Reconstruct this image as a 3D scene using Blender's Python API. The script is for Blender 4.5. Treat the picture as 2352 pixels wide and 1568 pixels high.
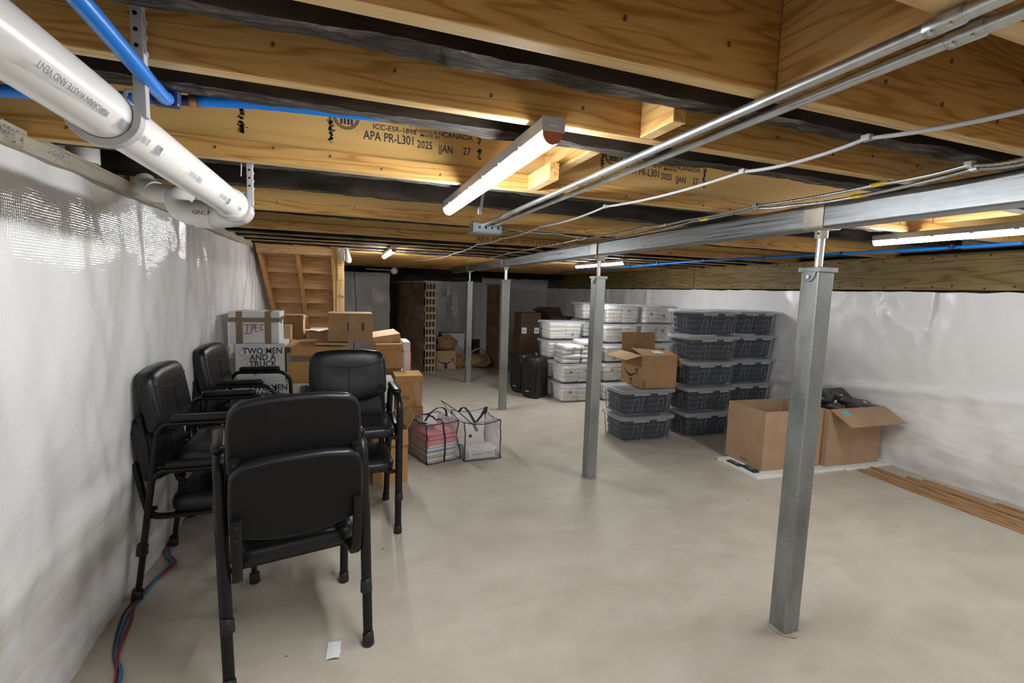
import bpy, bmesh, math, random
from mathutils import Vector, Matrix, noise
random.seed(7)
for o in list(bpy.data.objects): bpy.data.objects.remove(o, do_unlink=True)
S = bpy.context.scene
COL = S.collection
PI = math.pi
# ---------------------------------------------------------------- camera
cam_d = bpy.data.cameras.new('camera'); cam = bpy.data.objects.new('camera', cam_d); COL.objects.link(cam)
cam_d.sensor_width = 36.0; cam_d.lens = 1084.0 / 2352.0 * 36.0; cam_d.clip_start = 0.03; cam_d.clip_end = 60
cam.matrix_world = Matrix(((0.94228959, 0.00692391, -0.33472735, 0.0),
                           (-0.33343759, 0.109477, -0.93639423, 0.0),
                           (0.03016143, 0.99396521, 0.10546773, 1.55), (0, 0, 0, 1)))
S.camera = cam
# ---------------------------------------------------------------- world + view
w = bpy.data.worlds.new('world'); S.world = w; w.use_nodes = True
w.node_tree.nodes['Background'].inputs[0].default_value = (0.6, 0.65, 0.7, 1)
w.node_tree.nodes['Background'].inputs[1].default_value = 0.0
S.view_settings.view_transform = 'Standard'; S.view_settings.look = 'None'
S.view_settings.exposure = 1.72; S.view_settings.gamma = 1.0; S.view_settings.use_curve_mapping = False
LAMP = 34.0          # radiance of the tube lamps
try:
    S.cycles.transparent_max_bounces = 16; S.cycles.max_bounces = 6; S.cycles.diffuse_bounces = 4; S.cycles.glossy_bounces = 3; S.cycles.use_light_tree = False; S.cycles.caustics_reflective = False
except Exception: pass

# ---------------------------------------------------------------- material helpers
class NT:
    def __init__(s, name):
        s.m = bpy.data.materials.new(name); s.m.use_nodes = True; s.t = s.m.node_tree
        s.b = s.t.nodes['Principled BSDF']; s.out = s.t.nodes['Material Output']
    def n(s, typ, **kw):
        nd = s.t.nodes.new(typ)
        for k, v in kw.items():
            if k in nd.inputs: nd.inputs[k].default_value = v
            else: setattr(nd, k, v)
        return nd
    def l(s, a, b): s.t.links.new(a, b)
    def coord(s, scale=(1, 1, 1), which='Object', loc=(0, 0, 0)):
        c = s.n('ShaderNodeTexCoord'); mp = s.n('ShaderNodeMapping')
        mp.inputs['Scale'].default_value = scale; mp.inputs['Location'].default_value = loc
        s.l(c.outputs[which], mp.inputs['Vector']); return mp.outputs[0]
    def noise(s, vec, scale=5, detail=4, rough=.55, dist=0):
        nd = s.n('ShaderNodeTexNoise'); nd.inputs['Scale'].default_value = scale
        nd.inputs['Detail'].default_value = detail; nd.inputs['Roughness'].default_value = rough
        nd.inputs['Distortion'].default_value = dist; s.l(vec, nd.inputs['Vector']); return nd.outputs['Fac']
    def ramp(s, fac, stops):
        r = s.n('ShaderNodeValToRGB'); e = r.color_ramp.elements
        while len(e) < len(stops): e.new(.5)
        for i, (p, c) in enumerate(stops):
            e[i].position = p; e[i].color = (c[0], c[1], c[2], 1) if len(c) == 3 else c
        s.l(fac, r.inputs[0]); return r.outputs[0]
    def mix(s, fac, a, b, mode='MIX'):
        m = s.n('ShaderNodeMix', data_type='RGBA', blend_type=mode)
        for i, x in ((0, fac), (6, a), (7, b)):
            if hasattr(x, 'default_value') or hasattr(x, 'links'): s.l(x, m.inputs[i])
            else: m.inputs[i].default_value = x if i == 0 else (x[0], x[1], x[2], 1)
        return m.outputs[2]
    def bump(s, h, strength=.3, dist=.01):
        b = s.n('ShaderNodeBump'); b.inputs['Strength'].default_value = strength; b.inputs['Distance'].default_value = dist
        s.l(h, b.inputs['Height']); s.l(b.outputs[0], s.b.inputs['Normal']); return b
    def set(s, **kw):
        for k, v in kw.items():
            k = {'base': 'Base Color', 'rough': 'Roughness', 'metal': 'Metallic', 'spec': 'Specular IOR Level',
                 'coat': 'Coat Weight', 'alpha': 'Alpha', 'sheen': 'Sheen Weight'}[k]
            i = s.b.inputs[k]
            if hasattr(v, 'links') or hasattr(v, 'node'): s.l(v, i)
            elif isinstance(v, tuple): i.default_value = (v[0], v[1], v[2], 1)
            else: i.default_value = v
        return s

MAT = {}
def plain(name, col, rough=.5, metal=0., var=.12, scale=8, bump=0., spec=.5, bscale=60):
    t = NT(name); v = t.coord()
    n = t.noise(v, scale, 3)
    a = tuple(max(0, c * (1 - var)) for c in col); b = tuple(min(1, c * (1 + var)) for c in col)
    t.set(base=t.ramp(n, [(.3, a), (.7, b)]), rough=rough, metal=metal, spec=spec)
    if bump: t.bump(t.noise(v, bscale, 2), bump, .004)
    MAT[name] = t.m; return t.m
def wood(name, c1, c2, c3, axis='X', gs=1., rough=.55, knots=True, fine=1.):
    """long grain: stretched noise along an axis plus distorted bands"""
    t = NT(name)
    sc = {'X': (.5, 7, 7), 'Y': (7, .5, 7), 'Z': (7, 7, .5)}[axis]
    oi = t.n('ShaderNodeObjectInfo'); v0 = t.coord(tuple(a * gs for a in sc))
    ad = t.n('ShaderNodeVectorMath', operation='ADD'); cb = t.n('ShaderNodeCombineXYZ'); mu = t.n('ShaderNodeMath', operation='MULTIPLY')
    mu.inputs[1].default_value = 37.; t.l(oi.outputs['Random'], mu.inputs[0])
    t.l(mu.outputs[0], cb.inputs[0]); t.l(mu.outputs[0], cb.inputs[1]); t.l(v0, ad.inputs[0]); t.l(cb.outputs[0], ad.inputs[1])
    v = ad.outputs[0]
    big = t.noise(v, 1.3, 2, .45, .25)
    wv = t.n('ShaderNodeMath', operation='MULTIPLY'); wv.inputs[1].default_value = 60. * fine; t.l(big, wv.inputs[0])
    sn = t.n('ShaderNodeMath', operation='SINE'); t.l(wv.outputs[0], sn.inputs[0])
    mr = t.n('ShaderNodeMapRange'); mr.inputs[1].default_value = -1; t.l(sn.outputs[0], mr.inputs[0])
    fn = t.noise(v, 14 * fine, 4, .6)
    col = t.ramp(mr.outputs[0], [(0., c1), (.75, c2), (1., c3)])
    col = t.mix(.30, col, t.ramp(fn, [(.35, c3), (.62, c1)]))
    bigv = t.noise(t.coord((.7, .7, .7)), 1.6, 3)
    col = t.mix(.6, col, t.ramp(bigv, [(.3, (.72, .7, .66)), (.7, (1, 1, 1))]), 'MULTIPLY')
    t.set(base=col, rough=rough, spec=.3); t.bump(fn, .12, .003)
    MAT[name] = t.m; return t.m

wood('pine', (.76, .455, .155), (.68, .375, .105), (.45, .205, .045), 'X', 1.7)
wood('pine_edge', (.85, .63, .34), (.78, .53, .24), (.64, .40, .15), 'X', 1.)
wood('pine_web', (.82, .53, .20), (.78, .49, .17), (.70, .42, .13), 'X', .6, fine=.5)
wood('pine_y', (.78, .50, .20), (.70, .41, .135), (.46, .225, .055), 'Y', 1.5)
wood('stair_wood', (.70, .47, .25), (.62, .38, .18), (.50, .28, .11), 'X', 1.)
wood('stair_str', (.66, .38, .14), (.58, .31, .10), (.44, .21, .06), 'Y', 1.)
wood('stud', (.66, .45, .23), (.58, .37, .17), (.46, .26, .10), 'Z', 1.)
wood('rim', (.30, .225, .10), (.24, .17, .065), (.155, .10, .035), 'Y', 1.)
wood('sill', (.50, .46, .37), (.43, .39, .30), (.30, .26, .19), 'Y', 1.2)
wood('lath', (.55, .34, .17), (.42, .24, .11), (.25, .13, .055), 'Y', 1.5)
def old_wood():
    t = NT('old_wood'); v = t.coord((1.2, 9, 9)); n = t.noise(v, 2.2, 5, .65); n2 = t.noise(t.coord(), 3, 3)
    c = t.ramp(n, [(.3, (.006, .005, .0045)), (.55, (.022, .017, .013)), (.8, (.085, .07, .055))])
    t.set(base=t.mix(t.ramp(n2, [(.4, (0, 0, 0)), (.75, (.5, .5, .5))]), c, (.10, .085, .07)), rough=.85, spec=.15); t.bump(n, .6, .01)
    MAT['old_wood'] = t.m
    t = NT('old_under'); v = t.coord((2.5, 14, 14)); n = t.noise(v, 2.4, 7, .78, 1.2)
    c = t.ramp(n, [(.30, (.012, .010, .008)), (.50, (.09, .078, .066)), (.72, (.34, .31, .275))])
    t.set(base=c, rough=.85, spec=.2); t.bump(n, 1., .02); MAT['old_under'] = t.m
old_wood()
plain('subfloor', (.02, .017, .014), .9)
plain('void', (.006, .006, .006), .9)
plain('dark_stone', (.085, .08, .073), .9, 0, .3, 3)

def concrete():
    t = NT('concrete'); v = t.coord()
    n1 = t.noise(v, .8, 5, .6, .5); n2 = t.noise(v, 4.5, 6, .65); n3 = t.noise(t.coord((1, 2., 1), 'Object', (3, 1, 0)), 1.7, 6, .62, .7); n4 = t.noise(v, 70, 2)
    c = t.ramp(n1, [(.3, (.43, .38, .305)), (.5, (.52, .47, .385)), (.72, (.585, .54, .455))])
    c = t.mix(.5, c, t.ramp(n2, [(.3, (.40, .35, .275)), (.55, (.54, .49, .405)), (.8, (.62, .575, .495))]))
    c = t.mix(.32, c, t.ramp(n3, [(.34, (.40, .35, .275)), (.66, (.66, .62, .545))]))
    sp = t.ramp(n4, [(.24, (.6, .58, .55)), (.32, (1, 1, 1))])
    c = t.mix(.5, c, sp, 'MULTIPLY')
    t.set(base=c, rough=t.ramp(n2, [(.3, (.40,) * 3), (.7, (.60,) * 3)]), spec=.38); t.bump(n2, .08, .01)
    MAT['concrete'] = t.m
concrete()
def poly(name, base, dirt):
    t = NT(name); v = t.coord(); geo = t.n('ShaderNodeNewGeometry'); sx = t.n('ShaderNodeSeparateXYZ'); t.l(geo.outputs['Position'], sx.inputs[0])
    n1 = t.noise(v, 1.3, 4, .6, .3); n2 = t.noise(t.coord((1, .6, 2.2)), 2.6, 5, .65, 1.)
    hz = t.n('ShaderNodeMapRange'); hz.inputs[1].default_value = 1.15; hz.inputs[2].default_value = .0; hz.inputs[3].default_value = 0.; hz.inputs[4].default_value = 1.; t.l(sx.outputs[2], hz.inputs[0])
    pat = t.ramp(n2, [(.44, (0, 0, 0)), (.66, (1, 1, 1))])
    mm = t.n('ShaderNodeMath', operation='MULTIPLY'); t.l(hz.outputs[0], mm.inputs[0]); t.l(pat, mm.inputs[1])
    m2 = t.n('ShaderNodeMath', operation='MULTIPLY'); m2.inputs[1].default_value = .5; t.l(mm.outputs[0], m2.inputs[0])
    c = t.ramp(n1, [(.3, tuple(x * .93 for x in base)), (.7, base)])
    c = t.mix(m2.outputs[0], c, dirt)
    # woven reinforcement as fine relief
    w1 = t.n('ShaderNodeTexWave', wave_type='BANDS', bands_direction='Y'); w1.inputs['Scale'].default_value = 34; w1.inputs['Distortion'].default_value = .6; t.l(v, w1.inputs['Vector'])
    w2 = t.n('ShaderNodeTexWave', wave_type='BANDS', bands_direction='Z'); w2.inputs['Scale'].default_value = 34; w2.inputs['Distortion'].default_value = .6; t.l(v, w2.inputs['Vector'])
    ad = t.n('ShaderNodeMath', operation='ADD'); t.l(w1.outputs['Fac'], ad.inputs[0]); t.l(w2.outputs['Fac'], ad.inputs[1])
    nz = t.noise(t.coord((1, 1, 1.5)), 7, 3, .6); n3 = t.n('ShaderNodeMath', operation='MULTIPLY'); n3.inputs[1].default_value = 14.; t.l(nz, n3.inputs[0])
    a2 = t.n('ShaderNodeMath', operation='ADD'); t.l(ad.outputs[0], a2.inputs[0]); t.l(n3.outputs[0], a2.inputs[1])
    t.set(base=c, rough=.10, spec=.5); t.bump(a2.outputs[0], .13, .0024); MAT[name] = t.m
poly('poly', (.87, .875, .88), (.50, .39, .27))

def galv(name, col, rough, spang=26, metal=.85, streak=None, rr=.12, lo=.62):
    t = NT(name); v = t.coord(); vo = t.n('ShaderNodeTexVoronoi'); vo.inputs['Scale'].default_value = spang; t.l(v, vo.inputs['Vector'])
    n = t.noise(t.coord(streak or (1, 1, 1)), 5, 5, .65)
    bw = t.n('ShaderNodeRGBToBW'); t.l(vo.outputs['Color'], bw.inputs[0])
    c = t.ramp(n, [(.28, tuple(x * lo for x in col)), (.5, col), (.75, tuple(min(1, x * 1.3) for x in col))])
    c = t.mix(.22, c, t.ramp(bw.outputs[0], [(0, tuple(x * .7 for x in col)), (1, tuple(min(1, x * 1.25) for x in col))]))
    t.set(base=c, metal=metal, rough=t.ramp(n, [(.3, (rough - rr,) * 3), (.7, (rough + rr,) * 3)])); t.bump(n, .08, .003); MAT[name] = t.m
galv('galv', (.30, .315, .31), .46, 70, .7, (1.6, 1.6, .5), .12, .5)
galv('galv_beam', (.31, .335, .35), .38, 40, .85, (22, .5, 22), .14, .35)
galv('saddle', (.52, .50, .43), .42, 30, .8)
galv('emt', (.56, .585, .59), .36, 60, .9, (1, 1, 1), .04)
galv('thread', (.55, .54, .50), .35, 40, .95)
galv('box_steel', (.45, .50, .54), .42, 40, .8)
galv('armor', (.60, .62, .63), .32, 50, .9)
plain('pvc', (.86, .855, .83), .25, 0, .02)
plain('pvc_clear', (.78, .78, .765), .14, 0, .03)
plain('hanger', (.47, .47, .49), .4, 0, .05)
plain('ink', (.03, .035, .045), .7)
plain('ink_grey', (.22, .24, .28), .7)
plain('ink_red', (.36, .02, .035), .6)
plain('ink_brown', (.16, .09, .03), .8)
plain('pex', (.005, .20, .75), .32, 0, .04)
plain('pex_clip', (.015, .03, .10), .4)
plain('copper', (.45, .20, .10), .35, .8)
plain('cable_grey', (.42, .42, .43), .38, 0, .05)
plain('yellow', (.72, .55, .01), .5, 0, .05)
plain('housing', (.52, .51, .50), .4, 0, .04)
plain('cap_orange', (.45, .14, .05), .45, 0, .05)
plain('leather', (.008, .0085, .0105), .36, 0, .15, 20, .08, .38, 260)
plain('leather_back', (.0055, .0055, .006), .55, 0, .12, 20, .12, .25, 300)
plain('seam', (.004, .004, .004), .6)
plain('black_metal', (.0065, .0065, .007), .36, 0, .1, 12, 0, .32)
plain('rubber', (.010, .010, .010), .5, 0, .25, 30)
plain('bolt', (.05, .05, .05), .25, .9)
def card(name, col, rough=.75):
    t = NT(name); v = t.coord(); n = t.noise(v, 5, 5, .6); w1 = t.n('ShaderNodeTexWave', bands_direction='X'); w1.inputs['Scale'].default_value = 55; t.l(v, w1.inputs['Vector'])
    c = t.ramp(n, [(.3, tuple(x * .86 for x in col)), (.7, tuple(min(1, x * 1.07) for x in col))])
    t.set(base=c, rough=rough, spec=.25); t.bump(w1.outputs['Fac'], .10, .001); MAT[name] = t.m
card('card', (.42, .255, .125)); card('card_light', (.50, .34, .205)); card('card_orange', (.50, .285, .105)); card('card_dark', (.33, .185, .085))
card('card_big', (.43, .285, .175)); card('card_white', (.70, .70, .69)); card('card_in', (.30, .175, .085)); card('card_choc', (.085, .050, .030))
plain('tape', (.22, .145, .085), .28, 0, .06)
plain('kraft', (.36, .22, .11), .8, 0, .15, 6, .3, .2, 20)
plain('label_white', (.72, .72, .70), .5, 0, .05)
plain('red_plastic', (.45, .02, .015), .4)
plain('teal', (.12, .55, .55), .7, 0, .03)
plain('foam_white', (.80, .80, .80), .6, 0, .02)
plain('paper', (.78, .79, .82), .7, 0, .03)
plain('navy', (.012, .018, .05), .6)
plain('speaker', (.014, .014, .014), .42, 0, .12, 20, .15, .45, 300)
plain('grille', (.006, .006, .006), .6)
plain('green_ink', (.015, .07, .03), .6)
plain('pink', (.72, .22, .26), .6, 0, .06)
plain('file_blue', (.12, .36, .52), .6); plain('file_tan', (.62, .48, .30), .6); plain('file_white', (.72, .70, .66), .6)
plain('mortar', (.42, .38, .31), .9, 0, .2, 20)
def tilemat():
    t = NT('tile'); oi = t.n('ShaderNodeObjectInfo'); n = t.noise(t.coord(), 14, 4)
    c = t.ramp(oi.outputs['Random'], [(0, (.22, .14, .085)), (.5, (.29, .195, .13)), (1, (.37, .265, .18))])
    t.set(base=t.mix(.5, c, t.ramp(n, [(.3, (.5, .45, .4)), (.7, (1, 1, 1))]), 'MULTIPLY'), rough=.85, spec=.2); t.bump(n, .3, .005); MAT['tile'] = t.m
tilemat()
plain('tile_end', (.46, .37, .25), .85, 0, .2, 14)
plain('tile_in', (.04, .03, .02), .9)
def film(name, col, alpha, rough, bs=22, bstr=.35, ior=1.3):
    t = NT(name); tr = t.n('ShaderNodeBsdfTransparent'); mx = t.n('ShaderNodeMixShader')
    t.set(base=col, rough=rough, spec=.5)
    lw = t.n('ShaderNodeFresnel'); lw.inputs[0].default_value = ior
    ma = t.n('ShaderNodeMath', operation='ADD'); ma.inputs[1].default_value = alpha; t.l(lw.outputs[0], ma.inputs[0])
    n = t.noise(t.coord(), bs, 3, .6, 1.); t.bump(n, bstr, .006)
    t.l(ma.outputs[0], mx.inputs[0]); t.l(tr.outputs[0], mx.inputs[1]); t.l(t.b.outputs[0], mx.inputs[2]); t.l(mx.outputs[0], t.out.inputs[0])
    MAT[name] = t.m
film('tote_clear', (.86, .89, .93), .045, .14, 5, .06, 1.22); film('tote_lid', (.90, .93, .96), .26, .22, 6, .1); film('tote_rib', (.85, .88, .92), .20, .2, 6, .1); film('bag_film', (.90, .90, .92), .14, .07, 14, 1.); film('wrap_film', (.75, .72, .68), .05, .08)
def fabric(name, c1, c2, spec=.5, rough=.35):
    t = NT(name); oi = t.n('ShaderNodeObjectInfo'); n = t.noise(t.coord(), 9, 5, .65, 1.5)
    t.set(base=t.ramp(n, [(.3, c1), (.7, c2)]), rough=rough, spec=spec); t.bump(n, .2, .012); MAT[name] = t.m
fabric('garment_dark', (.014, .019, .034), (.046, .056, .085), .35, .42); fabric('garment_white', (.86, .835, .78), (.95, .94, .915), .4, .4); fabric('garment_black', (.008, .008, .01), (.03, .03, .036))

# ---------------------------------------------------------------- mesh helpers
class M:
    def __init__(s): s.v = []; s.f = []; s.mi = []; s.cur = 0
    def quad(s, *p):
        i = len(s.v); s.v += [tuple(q) for q in p]; s.f.append(tuple(range(i, i + len(p)))); s.mi.append(s.cur); return s
    def box(s, x0, x1, y0, y1, z0, z1):
        i = len(s.v)
        s.v += [(x0, y0, z0), (x1, y0, z0), (x1, y1, z0), (x0, y1, z0), (x0, y0, z1), (x1, y0, z1), (x1, y1, z1), (x0, y1, z1)]
        for f in ((0, 3, 2, 1), (4, 5, 6, 7), (0, 1, 5, 4), (1, 2, 6, 5), (2, 3, 7, 6), (3, 0, 4, 7)):
            s.f.append(tuple(i + k for k in f)); s.mi.append(s.cur)
        return s
    def hexa(s, b, t):
        i = len(s.v); s.v += [tuple(p) for p in b] + [tuple(p) for p in t]
        for f in ((0, 3, 2, 1), (4, 5, 6, 7), (0, 1, 5, 4), (1, 2, 6, 5), (2, 3, 7, 6), (3, 0, 4, 7)):
            s.f.append(tuple(i + k for k in f)); s.mi.append(s.cur)
        return s
    def prism(s, poly, h0, h1, fn=lambda a, b, h: (a, b, h)):
        n = len(poly); i = len(s.v)
        s.v += [fn(a, b, h0) for a, b in poly] + [fn(a, b, h1) for a, b in poly]
        s.f.append(tuple(i + k for k in reversed(range(n)))); s.f.append(tuple(i + n + k for k in range(n)))
        for k in range(n): s.f.append((i + k, i + (k + 1) % n, i + n + (k + 1) % n, i + n + k))
        s.mi += [s.cur] * (n + 2); return s
    def rings(s, rings, close=True, cap=(True, True)):
        n = len(rings[0]); i = len(s.v)
        for r in rings: s.v += [tuple(p) for p in r]
        for a in range(len(rings) - 1):
            for k in range(n if close else n - 1):
                k2 = (k + 1) % n; s.f.append((i + a * n + k, i + a * n + k2, i + (a + 1) * n + k2, i + (a + 1) * n + k)); s.mi.append(s.cur)
        if cap[0]: s.f.append(tuple(i + k for k in reversed(range(n)))); s.mi.append(s.cur)
        if cap[1]: s.f.append(tuple(i + (len(rings) - 1) * n + k for k in range(n))); s.mi.append(s.cur)
        return s
    def tube(s, path, r, n=8, cap=True, up=(0, 0, 1), r2=None):
        P = [Vector(p) for p in path]; rings = []; up = Vector(up); prev = None
        for k, p in enumerate(P):
            t = (P[min(k + 1, len(P) - 1)] - P[max(k - 1, 0)]).normalized()
            if prev is None:
                a = t.cross(up)
                if a.length < 1e-4: a = t.cross(Vector((1, 0, 0)))
                a.normalize()
            else:
                a = prev - t * prev.dot(t); a.normalize()
            b = t.cross(a); prev = a
            rr = r[k] if isinstance(r, (list, tuple)) else r; rb = rr if r2 is None else r2
            rings.append([p + a * rr * math.cos(2 * PI * j / n) + b * rb * math.sin(2 * PI * j / n) for j in range(n)])
        return s.rings(rings, True, (cap, cap))
    def grid(s, fn, nu, nv):
        i = len(s.v)
        for a in range(nu + 1):
            for b in range(nv + 1): s.v.append(tuple(fn(a / nu, b / nv)))
        for a in range(nu):
            for b in range(nv):
                k = i + a * (nv + 1) + b; s.f.append((k, k + nv + 1, k + nv + 2, k + 1)); s.mi.append(s.cur)
        return s
    def mesh(s, name):
        me = bpy.data.meshes.new(name); me.from_pydata(s.v, [], s.f); me.update(); return me
    def build(s, name, mat, parent=None, smooth=False, bevel=0., seg=2, loc=None, rot=None, auto=None):
        me = s.mesh(name); mats = mat if isinstance(mat, (list, tuple)) else [mat]
        for m in mats: me.materials.append(MAT[m])
        if len(mats) > 1: me.polygons.foreach_set('material_index', s.mi)
        bm = bmesh.new(); bm.from_mesh(me); bmesh.ops.recalc_face_normals(bm, faces=bm.faces); bm.to_mesh(me); bm.free()
        if smooth: me.polygons.foreach_set('use_smooth', [True] * len(me.polygons))
        o = bpy.data.objects.new(name, me); COL.objects.link(o)
        if smooth and auto: me.set_sharp_from_angle(angle=math.radians(auto))
        if parent: o.parent = parent
        if loc: o.location = loc
        if rot: o.rotation_euler = rot
        if bevel:
            md = o.modifiers.new('bevel', 'BEVEL'); md.width = bevel; md.segments = seg; md.limit_method = 'ANGLE'; md.angle_limit = math.radians(40)
        return o
def place(me, name, parent, loc=(0, 0, 0), rot=(0, 0, 0), scale=None):
    o = bpy.data.objects.new(name, me); COL.objects.link(o); o.parent = parent; o.location = loc; o.rotation_euler = rot
    if scale: o.scale = scale
    return o
def thing(name, loc=(0, 0, 0), rz=0.): 
    o = bpy.data.objects.new(name, None); COL.objects.link(o); o.location = loc; o.rotation_euler = (0, 0, rz); o.empty_display_size = .1; return o
def tag(o, label, cat, group=None):
    o['label'] = label; o['category'] = cat
    if group: o['group'] = group
    return o
def struct(o, label=None):
    o['kind'] = 'structure'
    if label: o['label'] = label
    return o
def copy_tree(o, parent=None):
    c = o.copy(); COL.objects.link(c); c.parent = parent
    for ch in list(o.children): copy_tree(ch, c)
    return c
def arc(cx, cy, r, a0, a1, n=8): return [(cx + r * math.cos(a0 + (a1 - a0) * k / n), cy + r * math.sin(a0 + (a1 - a0) * k / n)) for k in range(n + 1)]
def rrect(x0, x1, y0, y1, r, n=5):
    return (arc(x1 - r, y0 + r, r, -PI / 2, 0, n) + arc(x1 - r, y1 - r, r, 0, PI / 2, n) + arc(x0 + r, y1 - r, r, PI / 2, PI, n) + arc(x0 + r, y0 + r, r, PI, 1.5 * PI, n))
def smooth_path(pts, n=6):
    P = [Vector(p) for p in pts]; out = []
    for i in range(len(P) - 1):
        p0 = P[max(i - 1, 0)]; p1 = P[i]; p2 = P[i + 1]; p3 = P[min(i + 2, len(P) - 1)]
        for k in range(n):
            t = k / n
            out.append(.5 * ((2 * p1) + (p2 - p0) * t + (2 * p0 - 5 * p1 + 4 * p2 - p3) * t * t + (3 * p1 - p0 - 3 * p2 + p3) * t ** 3))
    return out + [P[-1]]
def fillet(pts, r, n=5):
    """round the corners of a polyline"""
    P = [Vector(p) for p in pts]; out = [P[0]]
    for i in range(1, len(P) - 1):
        a = (P[i - 1] - P[i]); b = (P[i + 1] - P[i]); d = min(r, a.length * .49, b.length * .49)
        p0 = P[i] + a.normalized() * d; p1 = P[i] + b.normalized() * d
        for k in range(n + 1):
            t = k / n; out.append(p0 * (1 - t) ** 2 + P[i] * 2 * t * (1 - t) + p1 * t * t)
    return out + [P[-1]]
def text(name, s, size, mat, loc, rot, parent=None, align='LEFT', bold=0., sx=1., ext=.0004, space=1.):
    cu = bpy.data.curves.new(name, 'FONT'); cu.body = s; cu.size = size; cu.align_x = align; cu.align_y = 'BOTTOM_BASELINE'; cu.offset = bold * size; cu.extrude = ext; cu.space_character = space; cu.resolution_u = 3
    t = bpy.data.objects.new('tmp', cu); COL.objects.link(t)
    me = bpy.data.meshes.new_from_object(t.evaluated_get(bpy.context.evaluated_depsgraph_get())); bpy.data.objects.remove(t, do_unlink=True); bpy.data.curves.remove(cu)
    me.name = name; me.materials.clear(); me.materials.append(MAT[mat])
    o = bpy.data.objects.new(name, me); COL.objects.link(o); o.parent = parent; o.location = loc; o.rotation_euler = rot; o.scale = (sx, 1, 1)
    return o
RX = (PI / 2, 0, 0)     # text standing up, facing -Y
# ================================================================ ROOM SHELL
XL, XR, Y0, Y1 = -1.02, 4.92, -3.6, 11.25
fl = M().box(XL - .3, XR + .3, Y0, Y1 + .2, -.12, 0).build('floor', 'concrete'); struct(fl, 'worn beige concrete basement floor')

def nz(x, y, z): return noise.noise(Vector((x, y, z)))
def crease(a, b, sd): return .5 - abs(nz(a, b, sd)) * 2.
def sheet_fn_left(u, v):
    y = Y0 + u * (Y1 - Y0); z = 1.935 * v
    x = -.925 - .085 * max(0, 1 - z / 1.93) ** 1.3
    # vertical pleats hanging from the staples, fading downwards
    s = (y / .62) % 1.0
    x += .020 * math.exp(-((s - .5) / .10) ** 2) * (z / 1.93) ** 2 * (.5 + nz(math.floor(y / .62), 3, 1))
    x += .026 * nz(y * 1.1 + .35 * z, z * .7, 1.7) + .016 * nz(y * 3.2 - z * .9, z * 1.1, 4.2) + .006 * nz(y * 9 + z * 2, z * 2.4, 9) + .0025 * nz(y * 22, z * 8, 2)
    x += .012 * math.exp(-((z - .62 - .12 * (y - 2.5)) / .06) ** 2) * (1 if 1.2 < y < 3.4 else .2)          # sagging fold
    x += .006 * crease(y * 1.6 + z * .9, z * .8, 31) + .005 * crease(y * 4.1 - z * 1.6, z * 1.4, 37) + .0025 * crease(y * 10 + z * 3, z * 3, 39)
    x -= .03 * math.exp(-(z / .12) ** 2) * nz(y * 2, 0, 3)
    if v > .985: z += .012 * nz(y * 3, 0, 8)
    return (min(x, -.90), y, z)
wl = M().grid(sheet_fn_left, 520, 70).build('wall_left', 'poly', smooth=True); struct(wl, 'left basement wall hung with wrinkled white plastic sheeting')
M().box(XL - .3, XL - .06, Y0, Y1, 0, 2.24).build('foundation', 'mortar', wl)
def sheet_fn_right(u, v):
    y = Y0 + u * (Y1 - Y0); zt = 1.655 + .012 * nz(y * 2.2, 1, 1) + .008 * nz(y * 7, 2, 1); z = zt * v
    x = XR - .005 + .04 * nz(y * .9 + .4 * z, z * .8, 21.7) + .022 * nz(y * 2.8 + z, z * 1.5, 14.2) + .008 * nz(y * 8, z * 4, 9) + .003 * nz(y * 20, z * 9, 3)
    for c in (2.62, 5.05, 6.9, 8.2):                                       # gathered pleats under the rim boards
        x -= .045 * math.exp(-((y - c - .10 * (1.66 - z)) / .045) ** 2) * max(0, 1 - (1.66 - z) / .75)
    x -= .03 * math.exp(-((z - .80 + .10 * (y - 2.2)) / .04) ** 2)
    x -= .020 * crease(y * 1.3 + z * .8, z * .7, 51) + .010 * crease(y * 3.1 - z * 1.3, z * 1.6, 57) + .005 * crease(y * 7.5 + z * 3, z * 3, 59)
    x += .05 * math.exp(-(z / .10) ** 2)
    return (min(max(x, XR - .075), XR + .06), y, z)
wr = M().grid(sheet_fn_right, 420, 56).build('wall_right', 'poly', smooth=True); struct(wr, 'right basement wall hung with white plastic sheeting')
M().box(XR + .08, XR + .35, Y0, Y1, 0, 2.24).build('foundation', 'mortar', wr)
# rim boards above the right wall
tr = M().box(XR + .045, XR + .08, Y0, Y1, 1.655, 2.02).build('trim_1', 'old_wood'); struct(tr, 'rim behind the treated boards')
for a, b, dx in ((Y0, 5.76, 0), (5.768, 6.43, .004), (6.438, Y1, -.002)):
    M().box(XR - .02 - dx, XR + .043, a, b, 1.672, 1.988).build('board', 'rim', tr, bevel=.004)
nm = M()
y = Y0 + .2
while y < 9.5:
    for z in (1.955, 1.70):
        yy = y + random.uniform(-.04, .04); zz = z + random.uniform(-.012, .012)
        nm.prism([(yy + .0065 * math.cos(k * PI / 3), zz + .0065 * math.sin(k * PI / 3)) for k in range(6)], XR - .0275, XR - .018, lambda a, b, h: (h, a, b))
    y += .205
nm.build('nail_heads', 'void', tr)['kind'] = 'stuff'
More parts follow.
